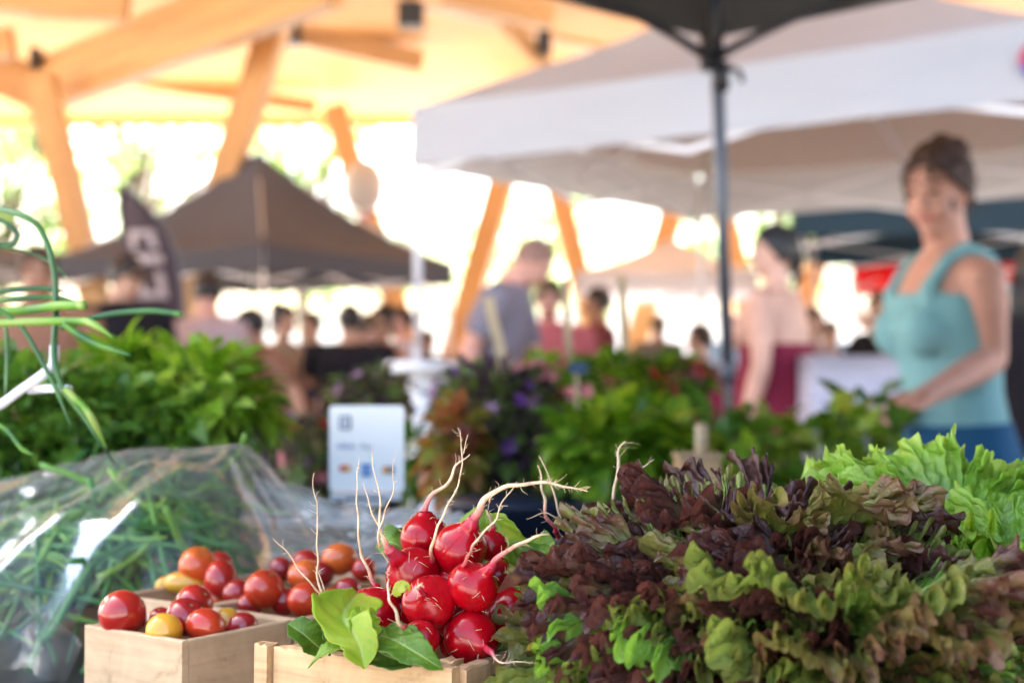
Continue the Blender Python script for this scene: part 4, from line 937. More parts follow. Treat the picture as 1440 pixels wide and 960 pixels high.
def lettuce_leaf(L, A, seed, ruf=(.016,.008,.003,.001), ks=(5,13,31,90), NR=30, NT=150, bend=.9, cup=.2, crin=.0012, pet=.28, jag=.03):
    rnd = random.Random(seed); ph = [rnd.uniform(0, 6.28) for _ in range(9)]; m = MB()
    fm = [rnd.uniform(.85, 1.15) for _ in range(4)]
    def fn(u, v):
        th = (v-.5)*2; r = u
        sp = pet + (1-pet)*min(1, (r/.55))**1.6
        a = th*A*sp
        e2 = r**2.2; e5 = r**5; e9 = r**10
        rr = r*L*(1 - .16*abs(th)**2.5*r + .05*sin(ks[0]*1.3*th+ph[0])*e2 + .035*sin(ks[1]*fm[0]*th*pi/2+ph[1])*e5 + jag*(2*abs(((ks[2]*fm[1]*th/4+ph[2]) % 1)-.5)-.5)*e5)
        n1 = ks[0]*fm[2]*pi/2*th + ph[3] + 1.2*noise.noise(Vector((th*2, seed, 0))); n2 = ks[1]*fm[3]*pi/2*th + ph[4] + 2*noise.noise(Vector((th*3, seed, 4))); n3 = ks[2]*fm[0]*pi/2*th + ph[5] + 1.5*noise.noise(Vector((th*5, seed, 7))); n4 = ks[3]*fm[1]*pi/2*th + ph[7] + 2*noise.noise(Vector((th*9, seed, 2)))
        amp2 = .6 + .8*abs(noise.noise(Vector((th*4, seed, 9))))
        e7 = r**7; d = ruf[0]*e2*sin(n1) + ruf[1]*e5*sin(n2)*amp2 + ruf[2]*e7*sin(n3) + ruf[3]*e9*sin(n4)
        ta = (ruf[0]*.4*e2*cos(n1*.97+1) + ruf[1]*.55*e5*cos(n2) + ruf[2]*.5*e7*cos(n3) + ruf[3]*.4*e9*cos(n4))
        x = rr*sin(a) + ta*cos(a); z = rr*cos(a) - ta*sin(a)
        rr_curl = -.35*ruf[1]*e9*cos(n2*.5+ph[6])*3
        z += rr_curl*.4
        y = d + cup*x*x/L - .004*(1-r)*math.exp(-(th/.15)**2) + crin*noise.noise(Vector((x*160, z*160, seed)))*min(1, r*3) + .0009*(1-r)*abs(sin(th*22))
        # bend backwards along z
        if abs(bend) > 1e-3:
            k = bend/L; ang = k*max(z, 0)*(.4+.6*max(0, z)/L); zz = sin(ang)/k if k else z; yb = -(1-cos(ang))/k
            zz = (z*sin(ang)/ang if ang > 1e-4 else z) if z > 0 else z; yb = -z*(1-cos(ang))/ang if ang > 1e-4 and z > 0 else 0
            y2 = y*cos(ang) + yb; z2 = zz + y*sin(ang); y, z = y2, z2
        return Vector((x, y, z))
    def at(u, v):
        th = abs(v-.5)*2
        return dict(e=u**1.6*.95 + .05, rib=max(0, (1-u*1.05))**1.0*math.exp(-(th/(.10+.1*(1-u)))**2)*.9 + .25*max(0,1-u)*math.exp(-((abs((th*5.5+u*.8) % 1 - .5))/.08)**2))
    m.grid(fn, NR, NT, attrs=at); return m
def lettuce_head(label, base, axis, n, L, protos, seed, spread=100, inner=.55, name='lettuce', squash=1.0, mats=None, tilt0=8, lo=.85, hi=1.15):
    rnd = random.Random(seed); base = Vector(base); ax = Vector(axis).normalized()
    t = thing(name, label, 'lettuce', base, 0, group='lettuces piled at the right of the stall'); inv = rootm(t).inverted()
    o1 = ax.orthogonal().normalized(); o2 = ax.cross(o1)
    for k in range(n):
        f = (k+.5)/n; pol = rad(tilt0 + spread*f**.75); az = k*2.39996 + rnd.uniform(-.25, .25)
        d = (ax*cos(pol) + (o1*cos(az)+o2*sin(az))*sin(pol)).normalized()
        if d.y > .8: d.y = .55; d.normalize()
        if seed == 1 and d.x < -.36: d.x = -.36*rnd.uniform(.6, 1); d.normalize()
        inn = ax - d*ax.dot(d)
        if inn.length < .05: inn = o1.copy()
        inn.normalize(); xx = inn.cross(d); R = Matrix((xx, inn, d)).transposed() @ Matrix.Rotation(rnd.uniform(-.35, .35), 3, 'Z')
        s = (lerp(inner, 1, min(1, f*1.8)))*rnd.uniform(lo, hi)*L/.11
        me = rnd.choice(protos if not mats else mats(d, rnd))
        o = bpy.data.objects.new('leaf', me); COL.objects.link(o); o.parent = t
        o.matrix_basis = inv @ Matrix.Translation(base + d*.004) @ (R.to_4x4() @ Matrix.Diagonal((s, s, s*squash, 1)))
    m = MB(); m.ball(base, (.018,.018,.016), 14, 10); m.tube([base, base - ax*.02], [.014, .012], seg=12); part('core', m, simple('core_pale', (.45,.5,.3), .6) if 'core_pale' not in bpy.data.materials else bpy.data.materials['core_pale'], t)
    return t
def protos(n, mat, sd, Amul=1, **kw): return [mesh_from(lettuce_leaf(.11, Amul*random.Random(sd+i).uniform(.75, 1.05), sd+i, **kw), mat, None, True, 'leaf') for i in range(n)]
PR = protos(8, LR, 100, ruf=(.008,.0046,.0030,.0016), ks=(8,46,112,230), bend=.8, cup=.1, crin=.0036, NT=620, NR=32, pet=.3, Amul=.95, jag=.05)
PR2 = protos(4, LM, 200, ruf=(.009,.0048,.0028,.0014), ks=(7,38,92,190), bend=1.0, cup=.1, crin=.0042, NT=520, NR=32, pet=.3, Amul=1.05, jag=.045)
PG = protos(7, LG, 300, ruf=(.011,.0060,.0032,.0013), ks=(8,33,78,160), bend=1.0, cup=.0, crin=.0054, NT=460, NR=38, pet=.35, Amul=1.1, jag=.035)
def mixsel(d, rnd):
    lowness = (-d.z+.72)
    return PR2 if rnd.random() < max(.07, lowness*1.15 + .25*d.x + .06) else PR
lettuce_head('dark burgundy frilly lettuce directly right of the radishes', P(1003, 970, .75), (-.02,-.25,.95), 92, .118, PR, 1, mats=mixsel, spread=98, inner=.9, lo=.72, hi=1.08)
def mixsel2(d, rnd): return PR2 if rnd.random() < max(.16, (.98-d.z) + .5*d.x) else PR
lettuce_head('red-brown frilly lettuce with pale green lower leaves in the right front corner', P(1175, 990, .71), (.04,-.25,.95), 92, .124, PR, 2, mats=mixsel2, spread=98, inner=.9, lo=.72, hi=1.08)
lettuce_head('dark red frilly lettuce behind the other two red ones', P(1080, 920, .80), (0,-.1,1), 70, .128, PR, 3, spread=85, inner=.9, lo=.75, hi=1.08)
lettuce_head('bright green curly lettuce at the back right', P(1345, 880, .84), (-.02,-.3,.97), 80, .138, PG, 4, spread=100, inner=.85, lo=.75, hi=1.06)
lettuce_head('bright green curly lettuce half cut by the right edge', P(1470, 900, .80), (-.05,-.3,1), 60, .135, PG, 5, spread=85)
lettuce_head('green frilly lettuce tip poking between the burgundy one and the back right one', P(1235, 830, .90), (-.1,-.2,1), 34, .10, PG, 6, spread=80)
lc = thing('lettuce_crate', 'dark plastic crate holding the lettuces at the right', 'crate', (.23, .80, TZ))
for (c, h) in (((.23,.665,TZ+.03),(.20,.006,.029)), ((.23,.95,TZ+.03),(.20,.006,.029)), ((.03+.0,.8075,TZ+.03),(.006,.136,.029)), ((.43,.8075,TZ+.03),(.006,.136,.029)), ((.23,.8075,TZ+.008),(.193,.135,.005))):
    m = MB(); m.box(c, h); part('side_panel' if h[2] > .01 else 'bottom', m, M['black'], lc, smooth=False, bevel=.002)

# ------------------------------------------------------------ bag of garlic scapes
def bagmat(kw=0.0):
    m, t, b, out = new_mat('clear_plastic'); t.nodes.remove(b)
    tr = N(t, 'ShaderNodeBsdfTransparent'); tr.inputs[0].default_value = (.93,.95,.95,1)
    gl = N(t, 'ShaderNodeBsdfGlossy'); gl.inputs['Roughness'].default_value = .15; gl.inputs[0].default_value = (.95,.97,1,1)
    df = N(t, 'ShaderNodeBsdfDiffuse'); df.inputs[0].default_value = (.8,.84,.84,1); tl = N(t, 'ShaderNodeBsdfTranslucent'); tl.inputs[0].default_value = (.8,.84,.84,1)
    lw = N(t, 'ShaderNodeLayerWeight'); lw.inputs[0].default_value = .35
    nz = noise_tex(t, 9, 5, dist=1.2); nz2 = noise_tex(t, 40, 4, dist=.8)
    ad = N(t, 'ShaderNodeMath', operation='ADD'); t.links.new(nz, ad.inputs[0]); mu = N(t, 'ShaderNodeMath', operation='MULTIPLY'); t.links.new(nz2, mu.inputs[0]); mu.inputs[1].default_value = .35; t.links.new(mu.outputs[0], ad.inputs[1])
    bp = N(t, 'ShaderNodeBump'); bp.inputs['Strength'].default_value = .5; bp.inputs['Distance'].default_value = .0025; t.links.new(ad.outputs[0], bp.inputs['Height'])
    for q in (gl, df, lw): t.links.new(bp.outputs[0], q.inputs['Normal'])
    mf = N(t, 'ShaderNodeMapRange'); t.links.new(lw.outputs['Fresnel'], mf.inputs[0]); mf.inputs[3].default_value = .010; mf.inputs[4].default_value = .32
    m1 = N(t, 'ShaderNodeMixShader'); t.links.new(mf.outputs[0], m1.inputs[0]); t.links.new(tr.outputs[0], m1.inputs[1]); t.links.new(gl.outputs[0], m1.inputs[2])
    md = N(t, 'ShaderNodeMixShader'); md.inputs[0].default_value = .5; t.links.new(df.outputs[0], md.inputs[1]); t.links.new(tl.outputs[0], md.inputs[2])
    hz = N(t, 'ShaderNodeMapRange'); t.links.new(lw.outputs['Facing'], hz.inputs[0]); hz.inputs[3].default_value = .0 + kw; hz.inputs[4].default_value = .24 + kw*1.5
    m2 = N(t, 'ShaderNodeMixShader'); t.links.new(hz.outputs[0], m2.inputs[0]); t.links.new(m1.outputs[0], m2.inputs[1]); t.links.new(md.outputs[0], m2.inputs[2])
    t.links.new(m2.outputs[0], out.inputs[0]); return m
BM = bagmat(.01); BM2 = bagmat(.14)
BC = Vector((-.335, 1.30, TZ+.002))
bag = thing('plastic_bag', 'clear plastic bag full of green garlic scapes left of the tomato boxes', 'plastic bag', BC)
def bagfn(u, v):
    th = 2*pi*v; ph = pi/2*u                                   # u 0 = top, 1 = rim on table
    rx = .235; ry = .20
    d = Vector((sin(ph)*cos(th)*rx, sin(ph)*sin(th)*ry, 0)); z = .170*cos(ph)**.62
    ridge = .03*max(0, cos(th-.1))**3*sin(ph)**2
    p = Vector((d.x*(1+.10*noise.noise(Vector((cos(th)*2, sin(th)*2, ph)))) + .02*max(0, cos(th))*sin(ph)**2, d.y, z + .02*cos(ph)*noise.noise(Vector((d.x*9, d.y*9, 3)))))
    fold = .004*sin(th*19 + 2*sin(th*3) + 3*ph)*sin(ph) + .014*noise.noise(p*10) + .006*abs(noise.noise(p*24))
    nrm = Vector((cos(th)*sin(ph), sin(th)*sin(ph), cos(ph)+.1)).normalized()
    q = BC + p + nrm*fold*1.4; q.x += .075*(max(0, p.z)/.205)**1.4 - .02; rx_ = q.x-BC.x; q.z = max(BC.z+.002, q.z - max(0, rx_-.085)*1.15); return q
m = MB(); m.grid(bagfn, 60, 160); part('film', m, BM, bag)
m = MB()                                                   # gathered, twisted mouth of the bag running right
pa = [P(370,690,1.34), P(440,725,1.30), P(500,745,1.27), P(560,752,1.24), P(650,755,1.22)]
cc_ = chain(pa, 30)
def tailfn(u, v):
    i = min(int(u*30), 30); c = cc_[i]; a = 2*pi*v; r = lerp(.050, .024, u)*(1 + .32*sin(a*7+u*9) + .3*noise.noise(Vector((cos(a)*2, sin(a)*2, u*6))))
    return c + Vector((.15*r*cos(a), r*cos(a)*1.0, r*sin(a)*.75 - .03*(1-u)))
m.grid(tailfn, 30, 70); part('mouth', m, BM2, bag)
# hanging flap of film toward the left front
def flapfn(u, v):
    a = P(0, 700, 1.05).lerp(P(118, 905, 1.0), u); b = P(-80, 940, 1.0).lerp(P(90, 960, .96), u)
    p = a.lerp(b, v); p += Vector((.02*noise.noise(p*18), .05*noise.noise(p*16+Vector((3,0,0))) + .02*noise.noise(p*45), .01*noise.noise(p*20))); p.z = max(p.z, TZ+.003); return p
m = MB(); m.grid(flapfn, 40, 40); part('loose_film', m, BM, bag)
SG = leafmat('scape_green', [(0, (.035,.15,.035)), (.5, (.10,.31,.06)), (1, (.32,.50,.07))], .25, .36, nscale=30, nw=.3, rnd=.9)
sprot = []
for k in range(14):
    rnd = random.Random(500+k); L = rnd.uniform(.11, .24); cv = rnd.uniform(-1, 1)*2.2; pts = []; p = Vector((0,0,0)); a = rnd.uniform(-.3,.3); b = rnd.uniform(-.3,.3)
    for i in range(17):
        pts.append(p.copy()); a += cv/16*(1 + rnd.uniform(-.4,.4)); b += rnd.uniform(-.12, .10); p = p + Vector((cos(a)*cos(b), sin(a)*cos(b), sin(b)))*L/16
    pts = [q - pts[8] for q in pts]; m = MB(); r = rnd.uniform(.0022, .0040); flat = rnd.uniform(.45, 1)
    m.tube(pts, [r*(1 if i < 12 else 1-(i-12)*.17) + .0003 for i in range(17)], [r*flat*(1 if i < 12 else 1-(i-12)*.17)+.0003 for i in range(17)], seg=9, tv=[i/16 for i in range(17)])
    m.at['tone'] = {j: .35 + .3*m.at['t'][j] for j in m.at['t']}
    sprot.append(mesh_from(m, SG, None, True, 'garlic_scape'))
rnd = random.Random(77)
for k in range(270):
    o = bpy.data.objects.new('garlic_scape', rnd.choice(sprot)); COL.objects.link(o)
    th = rnd.uniform(0, 2*pi); rr = math.sqrt(rnd.random())*.80; zc = rnd.uniform(.35, .8)
    if k >= 225: th = rnd.uniform(pi*.95, pi*1.55); rr = rnd.uniform(.45, .92)
    x, y = cos(th)*rr*.20, sin(th)*rr*.165 - .015; ztop = .134*max(.05, 1-rr*rr)**.5
    zz_ = .012 + ztop*(rnd.random()**.3); o.location = BC + Vector((x*.9 + .055*(zz_/.19)**1.4 - .015, y, max(.008, zz_ - max(0, x + .055*(zz_/.19)**1.4-.085)*1.2)))
    dn = Vector((x*3.2, y*3.2, .25 + ztop)).normalized()
    q = dn.to_track_quat('Z', 'Y'); o.rotation_mode = 'QUATERNION'
    o.rotation_quaternion = q @ Matrix.Rotation(rnd.gauss(.6, .9), 4, 'Z').to_quaternion() @ Matrix.Rotation(rnd.gauss(0, .22), 4, 'Y').to_quaternion()
    s = rnd.uniform(.62, .9); o.scale = (s, s, s)
    tag(o, 'green garlic scape inside the clear bag', 'garlic scape', 'garlic scapes heaped inside the clear bag')
m = MB(); tb = BC + Vector((-.03,-.13,0)); m.box(Vector((-.36, 1.18, TZ+.004)), (.22,.26,.004), m=1); m.box(Vector((-.36, .905, TZ+.012)), (.228,.006,.012)); m.box(Vector((-.136, 1.18, TZ+.012)), (.005,.266,.012))
solo('wooden_tray', m, [M['tray'], M['black']], 'low brown wooden tray under the clear bag at the bottom left', 'tray', loc=tb, smooth=False, bevel=.001)

# payment sign
py_ = 1.62; sg = thing('payment_sign', 'white rounded card sign with payment logos standing behind the tomatoes', 'sign', P(515, 705, py_))
def rrect(mb, px0, py0, px1, py1, Y, rpx, th=.0025, m=0, yoff=0):
    pts = []
    for (cx0, cy0, a0) in ((px1-rpx, py0+rpx, -90), (px1-rpx, py1-rpx, 0), (px0+rpx, py1-rpx, 90), (px0+rpx, py0+rpx, 180)):
        for q in range(7): a = rad(a0+q*15); pts.append(P(cx0+cos(a)*rpx, cy0+sin(a)*rpx, Y))
    b = len(mb.v)
    for p in pts: mb.vert(p + Vector((0, yoff, 0)))
    for p in pts: mb.vert(p + Vector((0, yoff+th, 0)))
    n = len(pts); mb.face(*range(b, b+n), m=m); mb.face(*[b+n+i for i in range(n)][::-1], m=m)
    for i in range(n): j = (i+1) % n; mb.face(b+i, b+n+i, b+n+j, b+j, m=m)
m = MB(); rrect(m, 463, 570, 568, 690, py_, 5); part('panel', m, simple('sign_white', (.92,.91,.89), .35, .01), sg, smooth=False)
pr = lambda n, c: simple(n, c, .5, .02)
def mark(name, fn, mat): 
    m = MB(); fn(m); part(name, m, mat, sg, smooth=False)
ink = pr('ink_dark', (.10,.12,.17)); white_ink = pr('ink_white', (.8,.81,.86))
def sqlogo(m):
    rrect(m, 477, 584, 494, 604, py_, 3, .0006, 0, -.0010)
    rrect(m, 480, 587, 491, 601, py_, 1.5, .0004, 1, -.0015)
    rrect(m, 483.3, 591, 487.7, 597, py_, .6, .0004, 0, -.0020)
m = MB(); sqlogo(m); part('square_emblem', m, [ink, white_ink], sg, smooth=False)
def disc(m, cx, cy_, r, mi, yo):
    b = len(m.v); n = 20
    for k in range(n): m.vert(P(cx+cos(2*pi*k/n)*r, cy_+sin(2*pi*k/n)*r, py_) + Vector((0, yo, 0)))
    m.face(*range(b, b+n), m=mi)
m = MB(); disc(m, 482, 658, 5, 0, -.0010); disc(m, 488.5, 658, 5, 1, -.0015); part('card_emblem', m, [pr('card_red', (.7,.04,.03)), pr('card_orange', (.8,.3,.04))], sg, smooth=False)
m = MB(); rrect(m, 508, 652, 522, 669, py_, .8, .0005, 0, -.0010); m2c = (.33,.47,.72)
rrect(m, 508.5, 657.5, 521.5, 663, py_, .5, .0004, 1, -.0015); part('card_emblem', m, [pr('card_blue', (.02,.17,.5)), pr('card_paleblue', m2c)], sg, smooth=False)
m = MB(); rrect(m, 539, 655, 554.5, 666, py_, .8, .0004, 0, -.0008); disc(m, 542, 660.5, 5, 1, -.0014); part('card_emblem', m, [pr('card_grey', (.2,.2,.25)), pr('card_amber', (.75,.3,.02))], sg, smooth=False)
def text(s, px, py, size, mat, parent, name='lettering', Y=py_, yo=-.0012):
    cu = bpy.data.curves.new('t', 'FONT'); cu.body = s; cu.size = size; cu.extrude = .0002; cu.align_x = 'LEFT'
    o = bpy.data.objects.new('t', cu); COL.objects.link(o); dg = bpy.context.evaluated_depsgraph_get(); me = bpy.data.meshes.new_from_object(o.evaluated_get(dg)); bpy.data.objects.remove(o)
    me.materials.clear(); me.materials.append(mat); q = bpy.data.objects.new(name, me); COL.objects.link(q); q.parent = parent
    q.matrix_basis = rootm(parent).inverted() @ Matrix.Translation(P(px, py, Y) + Vector((0, yo, 0))) @ Matrix.Rotation(pi/2, 4, 'X'); return q
ib = pr('ink_blue', (.05,.08,.35)); ip = pr('ink_pale', (.30,.32,.40))
for ch_, px_ in zip('VISA', (473.5, 480.8, 484, 491)): text(ch_, px_, 631, .0095, ib, sg, 'letter')
for ch_, px_ in zip('Pay', (507, 513, 518.5)): text(ch_, px_, 631, .0095, ip, sg, 'letter')
m = MB(); m.box(P(515, 697, py_)+Vector((0,.004,0)), (.040,.012,.004)); m.box(P(515, 704, py_)+Vector((0,.006,0)), (.022,.014,.005))
zz = P(515, 708, py_).z; m.tube([(P(515,708,py_).x, py_+.008, zz), (P(515,708,py_).x, py_+.008, TZ-.15+.0)], .006, seg=10); m.tube([(P(515,708,py_).x, py_+.008, TZ-.142), (P(515,708,py_).x, py_+.008, TZ-.154)], [.04,.045], seg=18)
part('stand', m, M['whitepole'], sg, smooth=False)

# ------------------------------------------------------------ greens at the left
def scape(label, pts, r, tone, tip=False, name='garlic_scape', flat=1.0, mat=None, hole=False):
    r *= .66
    c = chain(pts, 36); m = MB(); n = 36
    rs = [r*(1 if i < 28 or not tip else 1-(i-28)/8.5) + .0002 for i in range(n+1)]
    m.tube(c, rs, [x*flat for x in rs], seg=12, tv=[tone + .12*math.sin(i*.3) + (.3 if i > n-4 and not tip else 0) for i in range(n+1)])
    m.at['tone'] = dict(m.at['t']); return solo(name, m, mat or SH, label, 'garlic scape', loc=pts[0], group='loose garlic scapes on the white wire rack')
SH = leafmat('scape_fresh', [(0, (.02,.08,.03)), (.35, (.05,.16,.05)), (.7, (.16,.34,.03)), (1, (.45,.52,.16))], .2, .35, nscale=30, nw=.12)
YS = 1.02
scape('long scape looping down from the top left past the white wire', [P(-20,290,1.05),P(30,302,YS),P(58,325,YS),P(74,370,YS),P(79,430,YS),P(76,500,1.0),P(88,545,1.0),P(118,585,1.0),P(140,620,1.0),P(160,650,1.02)], .0032, .28, True)
scape('curved blue-green scape reaching right across the dark shirt', [P(85,460,1.0),P(120,450,1.0),P(165,440,1.0),P(215,437,1.0),P(256,442,1.0)], .0032, .25)
scape('thick bright scape stub ending in a cut at the left', [P(-25,440,1.02),P(40,436,1.02),P(80,430,1.01),P(120,429,1.0)], .0048, .62)
scape('pale jointed scape below the bright stub', [P(-20,455,1.0),P(60,452,1.0),P(110,452,.995),P(130,455,.99),P(160,475,.985)], .0042, .72, True)
scape('scape slanting from the joint down to the right', [P(90,455,.99),P(110,470,.99),P(140,485,.99),P(185,500,.99)], .0036, .45, True)
scape('long thin scape slanting down behind the white wire', [P(-10,430,1.0),P(30,460,1.0),P(60,510,1.0),P(80,550,1.0),P(100,600,1.0)], .0022, .3, True)
scape('thin scape hanging at the far left edge', [P(8,450,1.04),P(10,500,1.04),P(8,560,1.04)], .0020, .3, True)
scape('small scape tip curling at the lower left', [P(-15,590,.98),P(10,605,.98),P(30,630,.98),P(48,640,.98)], .0024, .5, True)
scape('pale green scape jointed below the wire end', [P(92,545,.99),P(105,560,.99),P(118,572,.99),P(130,590,.99),P(150,630,1.0)], .0038, .75, True)
scape('curled scape loop at the top left corner', [P(-20,310,1.1),P(5,312,1.1),P(24,328,1.1),P(20,342,1.1),P(0,345,1.1),P(-20,338,1.1)], .0026, .12)
scape('dark scape lying across at the upper left', [P(-20,412,1.06),P(20,408,1.06),P(60,405,1.06),P(95,412,1.06)], .0026, .2, True)
scape('dark scape crossing under the upper one', [P(-20,425,1.08),P(20,420,1.06),P(70,418,1.06),P(110,424,1.06)], .0028, .4, True)
scape('fine scape arching off the top of the pile', [P(-20,345,1.1),P(30,352,1.1),P(70,368,1.1),P(100,395,1.1)], .0014, .3, True)
# white wire rack
wr = thing('wire_rack', 'thin white wire rack arm holding loose scapes at the left edge', 'wire rack', P(-60, 600, 1.03))
m = MB(); m.tube(chain([P(-120,610,1.03),P(-20,580,1.03),P(30,548,1.02),P(62,525,1.01),P(75,512,1.01),P(77,485,1.01)], 20), .0034, seg=10); part('arm', m, M['wirewhite'], wr)
m = MB(); m.tube([P(42,548,1.03), P(70,546,1.01), P(98,547,1.0)], .0032, seg=10); part('arm', m, M['wirewhite'], wr)
m = MB(); m.tube([P(-120,610,1.03), Vector((P(-120,610,1.03).x, 1.03, TZ))], .004, seg=10); part('post', m, M['wirewhite'], wr)

def herb(name, label, cat, c, R, n, lsize, mat, seed=0, stems=16, base=None, group='potted and bunched greens', W=.55, pot=None, flowers=None, droop=.5, dens=.55, nl=4, tone=(.2,.9)):
    """c: centre of the foliage; R radii; base: where stems start"""
    lsize *= .80; n = int(n*1.35)
    rnd = random.Random(seed); c = Vector(c); R = Vector(R); base = Vector(base) if base is not None else c - Vector((0,0,R.z))
    t = thing(name, label, cat, base, group=group)
    sm = MB(); lm = MB(); tips = []
    for k in range(stems):
        d = Vector((rnd.gauss(0,1), rnd.gauss(0,1), rnd.uniform(-.2,1.2))).normalized(); e = c + Vector((d.x*R.x, d.y*R.y, d.z*R.z))*rnd.uniform(.7,1)
        s0 = base + Vector((rnd.gauss(0,.006), rnd.gauss(0,.006), 0)); md = s0.lerp(e, .5) + Vector((0,0,.1*R.z))
        ch = chain([s0, md, e], 8); sm.tube(ch, [.0022 - .0017*i/8 for i in range(9)], seg=6); tips.append(ch)
    part('stem', sm, M['stem'], t)
    for k in range(n):
        if rnd.random() < dens:
            ch = rnd.choice(tips); p = ch[rnd.randrange(4, 9)]; o = Vector((rnd.gauss(0,1), rnd.gauss(0,1), rnd.gauss(.1,.8))).normalized(); p = p + o*.01
        else:
            o = Vector((rnd.gauss(0,1), rnd.gauss(0,1), rnd.gauss(.2,1))).normalized(); p = c + Vector((o.x*R.x, o.y*R.y, o.z*R.z))*rnd.uniform(.6,1)
        d = (o + Vector((0,0,rnd.uniform(-.4,.4)))).normalized(); up = Vector((rnd.gauss(0,.4), rnd.gauss(0,.4), 1))
        s = lsize*rnd.uniform(.55, 1.2); hh = (p.z-c.z)/R.z
        lm.leaf(p, d, up, s, s*W, droop, rnd.uniform(.1,.35), tone=rnd.uniform(*tone), nl=nl)
    part('foliage', lm, mat, t)
    if flowers:
        for (fm, cnt, fs) in flowers:
            for q in range(cnt):
                o = Vector((rnd.gauss(0,1), rnd.gauss(-.4,.8), rnd.gauss(.4,.8))).normalized(); p = c + Vector((o.x*R.x, o.y*R.y, o.z*R.z))*rnd.uniform(.8,1.08); fmb = MB()
                for z in range(7):
                    a = z*2*pi/7; d = (o + (o.orthogonal()*cos(a) + o.cross(o.orthogonal())*sin(a))*1.2); fmb.leaf(p, d, o, fs, fs*.7, .2, .2, nl=3, tone=rnd.random())
                part('flower', fmb, fm, t)
    if pot:
        pm = MB(); r = pot[1]; h = pot[2]; bz = base.z; bx = Vector((base.x, base.y, bz))
        pm.tube([bx+Vector((0,0,-h)), bx+Vector((0,0,-.02)), bx+Vector((0,0,-.018)), bx+Vector((0,0,.0)), bx+Vector((0,0,-.002)), bx+Vector((0,0,-.02))], [r*.78, r*.97, r*1.06, r*1.06, r*.96, r*.92], seg=24)
        part('pot', pm, pot[0], t)
    return t
BAS = leafmat('basil_leaf', [(0, (.04,.11,.016)), (.45, (.13,.27,.02)), (.8, (.27,.44,.03)), (1, (.42,.56,.10))], .42, .35, nscale=30, nw=.3)
DKG = leafmat('darkgreen_leaf', [(0, (.03,.09,.016)), (.5, (.09,.21,.025)), (1, (.22,.38,.05))], .3, .38, nscale=30, nw=.3)
PUR = leafmat('purple_leaf', [(0, (.05,.02,.05)), (.4, (.08,.045,.07)), (.65, (.08,.12,.03)), (1, (.20,.30,.06))], .2, .4, nscale=20, nw=.5)
ORG = leafmat('coleus_leaf', [(0, (.35,.07,.08)), (.35, (.42,.16,.07)), (.6, (.40,.32,.06)), (1, (.16,.28,.04))], .3, .45, nscale=20, nw=.5)
FL = dict(red=simple('petal_red', (.6,.03,.02), .6, trans=.3), pink=simple('petal_pink', (.62,.22,.24), .6, trans=.3), purple=simple('petal_purple', (.18,.05,.28), .6, trans=.3), yellow=simple('petal_yellow', (.7,.45,.04), .6, trans=.3), mauve=simple('petal_mauve', (.45,.25,.42), .6, trans=.3))
herb('basil_bunch', 'bright green basil bunch behind the clear bag', 'basil', P(285,575,1.62), (.085,.09,.065), 620, .042, BAS, 1, base=P(270,740,1.62), stems=26, tone=(.25,1.0))
herb('basil_bunch', 'bright green basil bunch further left, topped by the jointed scape', 'basil', P(185,548,1.72), (.085,.09,.06), 600, .040, BAS, 2, base=P(190,740,1.72), stems=26, tone=(.3,.95))
herb('herb_bunch', 'darker green herb bunch at the left edge under the white wire', 'herb', P(40,620,1.5), (.12,.10,.085), 800, .036, DKG, 3, base=P(50,780,1.5), stems=26)
herb('herb_bunch', 'mid green herb bunch between the white wire and the basil', 'herb', P(150,620,1.55), (.10,.08,.07), 620, .038, DKG, 4, base=P(150,760,1.55), stems=22, tone=(.4,1.1))
bk = thing('herb_tub', 'dark tub holding the basil and herb bunches behind the bag', 'tub', (-.40, 1.66, TZ-.154+.0))
m = MB(); m.box((-.40,1.66,.80), (.20,.15,.09)); part('shell', m, M['navy'], bk, smooth=False, bevel=.01)
# table carrying them is ours: extend a second table
cloth_table('market_table', 'side table under a dark cloth carrying the basil and the payment sign', -.25, 1.82, .5, .26, .70, M['cloth_dark'])

# ------------------------------------------------------------ potted plants mid distance
pk = (M['black'], .06, .10)
YP = 2.1
def onT(px, Y, z=.705+.11): return Vector((P(px, 500, Y).x, Y, z))
herb('ornamental_pepper_plant', 'dark purple-leaved plant with small violet flowers behind the radishes', 'potted plant', P(705,608,2.1), (.095,.09,.10), 1000, .032, PUR, 11, base=onT(705,2.1,.86), pot=(M['navy'],.095,.15), flowers=[(FL['purple'],9,.014),(FL['mauve'],8,.012)], stems=24)
herb('coleus_plant', 'orange and yellow leafed plant left of the purple one', 'potted plant', P(638,640,2.02), (.036,.05,.075), 200, .042, ORG, 12, base=onT(645,2.02,.84), pot=(M['navy'],.055,.12), flowers=[(FL['pink'],4,.016)], W=.7)
herb('basil_plant', 'glossy bright green basil plant in the middle behind the lettuce', 'potted plant', P(862,640,1.95), (.092,.08,.075), 420, .052, BAS, 13, base=onT(862,1.95,.84), pot=(M['navy'],.08,.13), W=.62, tone=(.2,.9))
herb('pepper_plant', 'tall green pepper plant with orange-red peppers behind the basil plant', 'potted plant', P(860,555,2.45), (.105,.10,.07), 460, .042, BAS, 14, base=onT(850,2.45), pot=pk, flowers=[(FL['red'],5,.018),(FL['pink'],3,.016)], tone=(.05,.75))
herb('geranium_plant', 'lime leaved plant with red and pink blooms between the wood stakes', 'potted plant', P(765,545,2.6), (.09,.09,.045), 280, .045, BAS, 15, base=onT(765,2.6), pot=pk, flowers=[(FL['red'],5,.028),(FL['pink'],7,.024),(FL['yellow'],2,.016)], tone=(.2,.95))
herb('violet_plant', 'dark plant with purple flowers behind the pale wood stake', 'potted plant', P(668,560,2.55), (.085,.08,.06), 480, .034, PUR, 16, base=onT(668,2.55), pot=pk, flowers=[(FL['purple'],10,.018),(FL['mauve'],4,.015)])
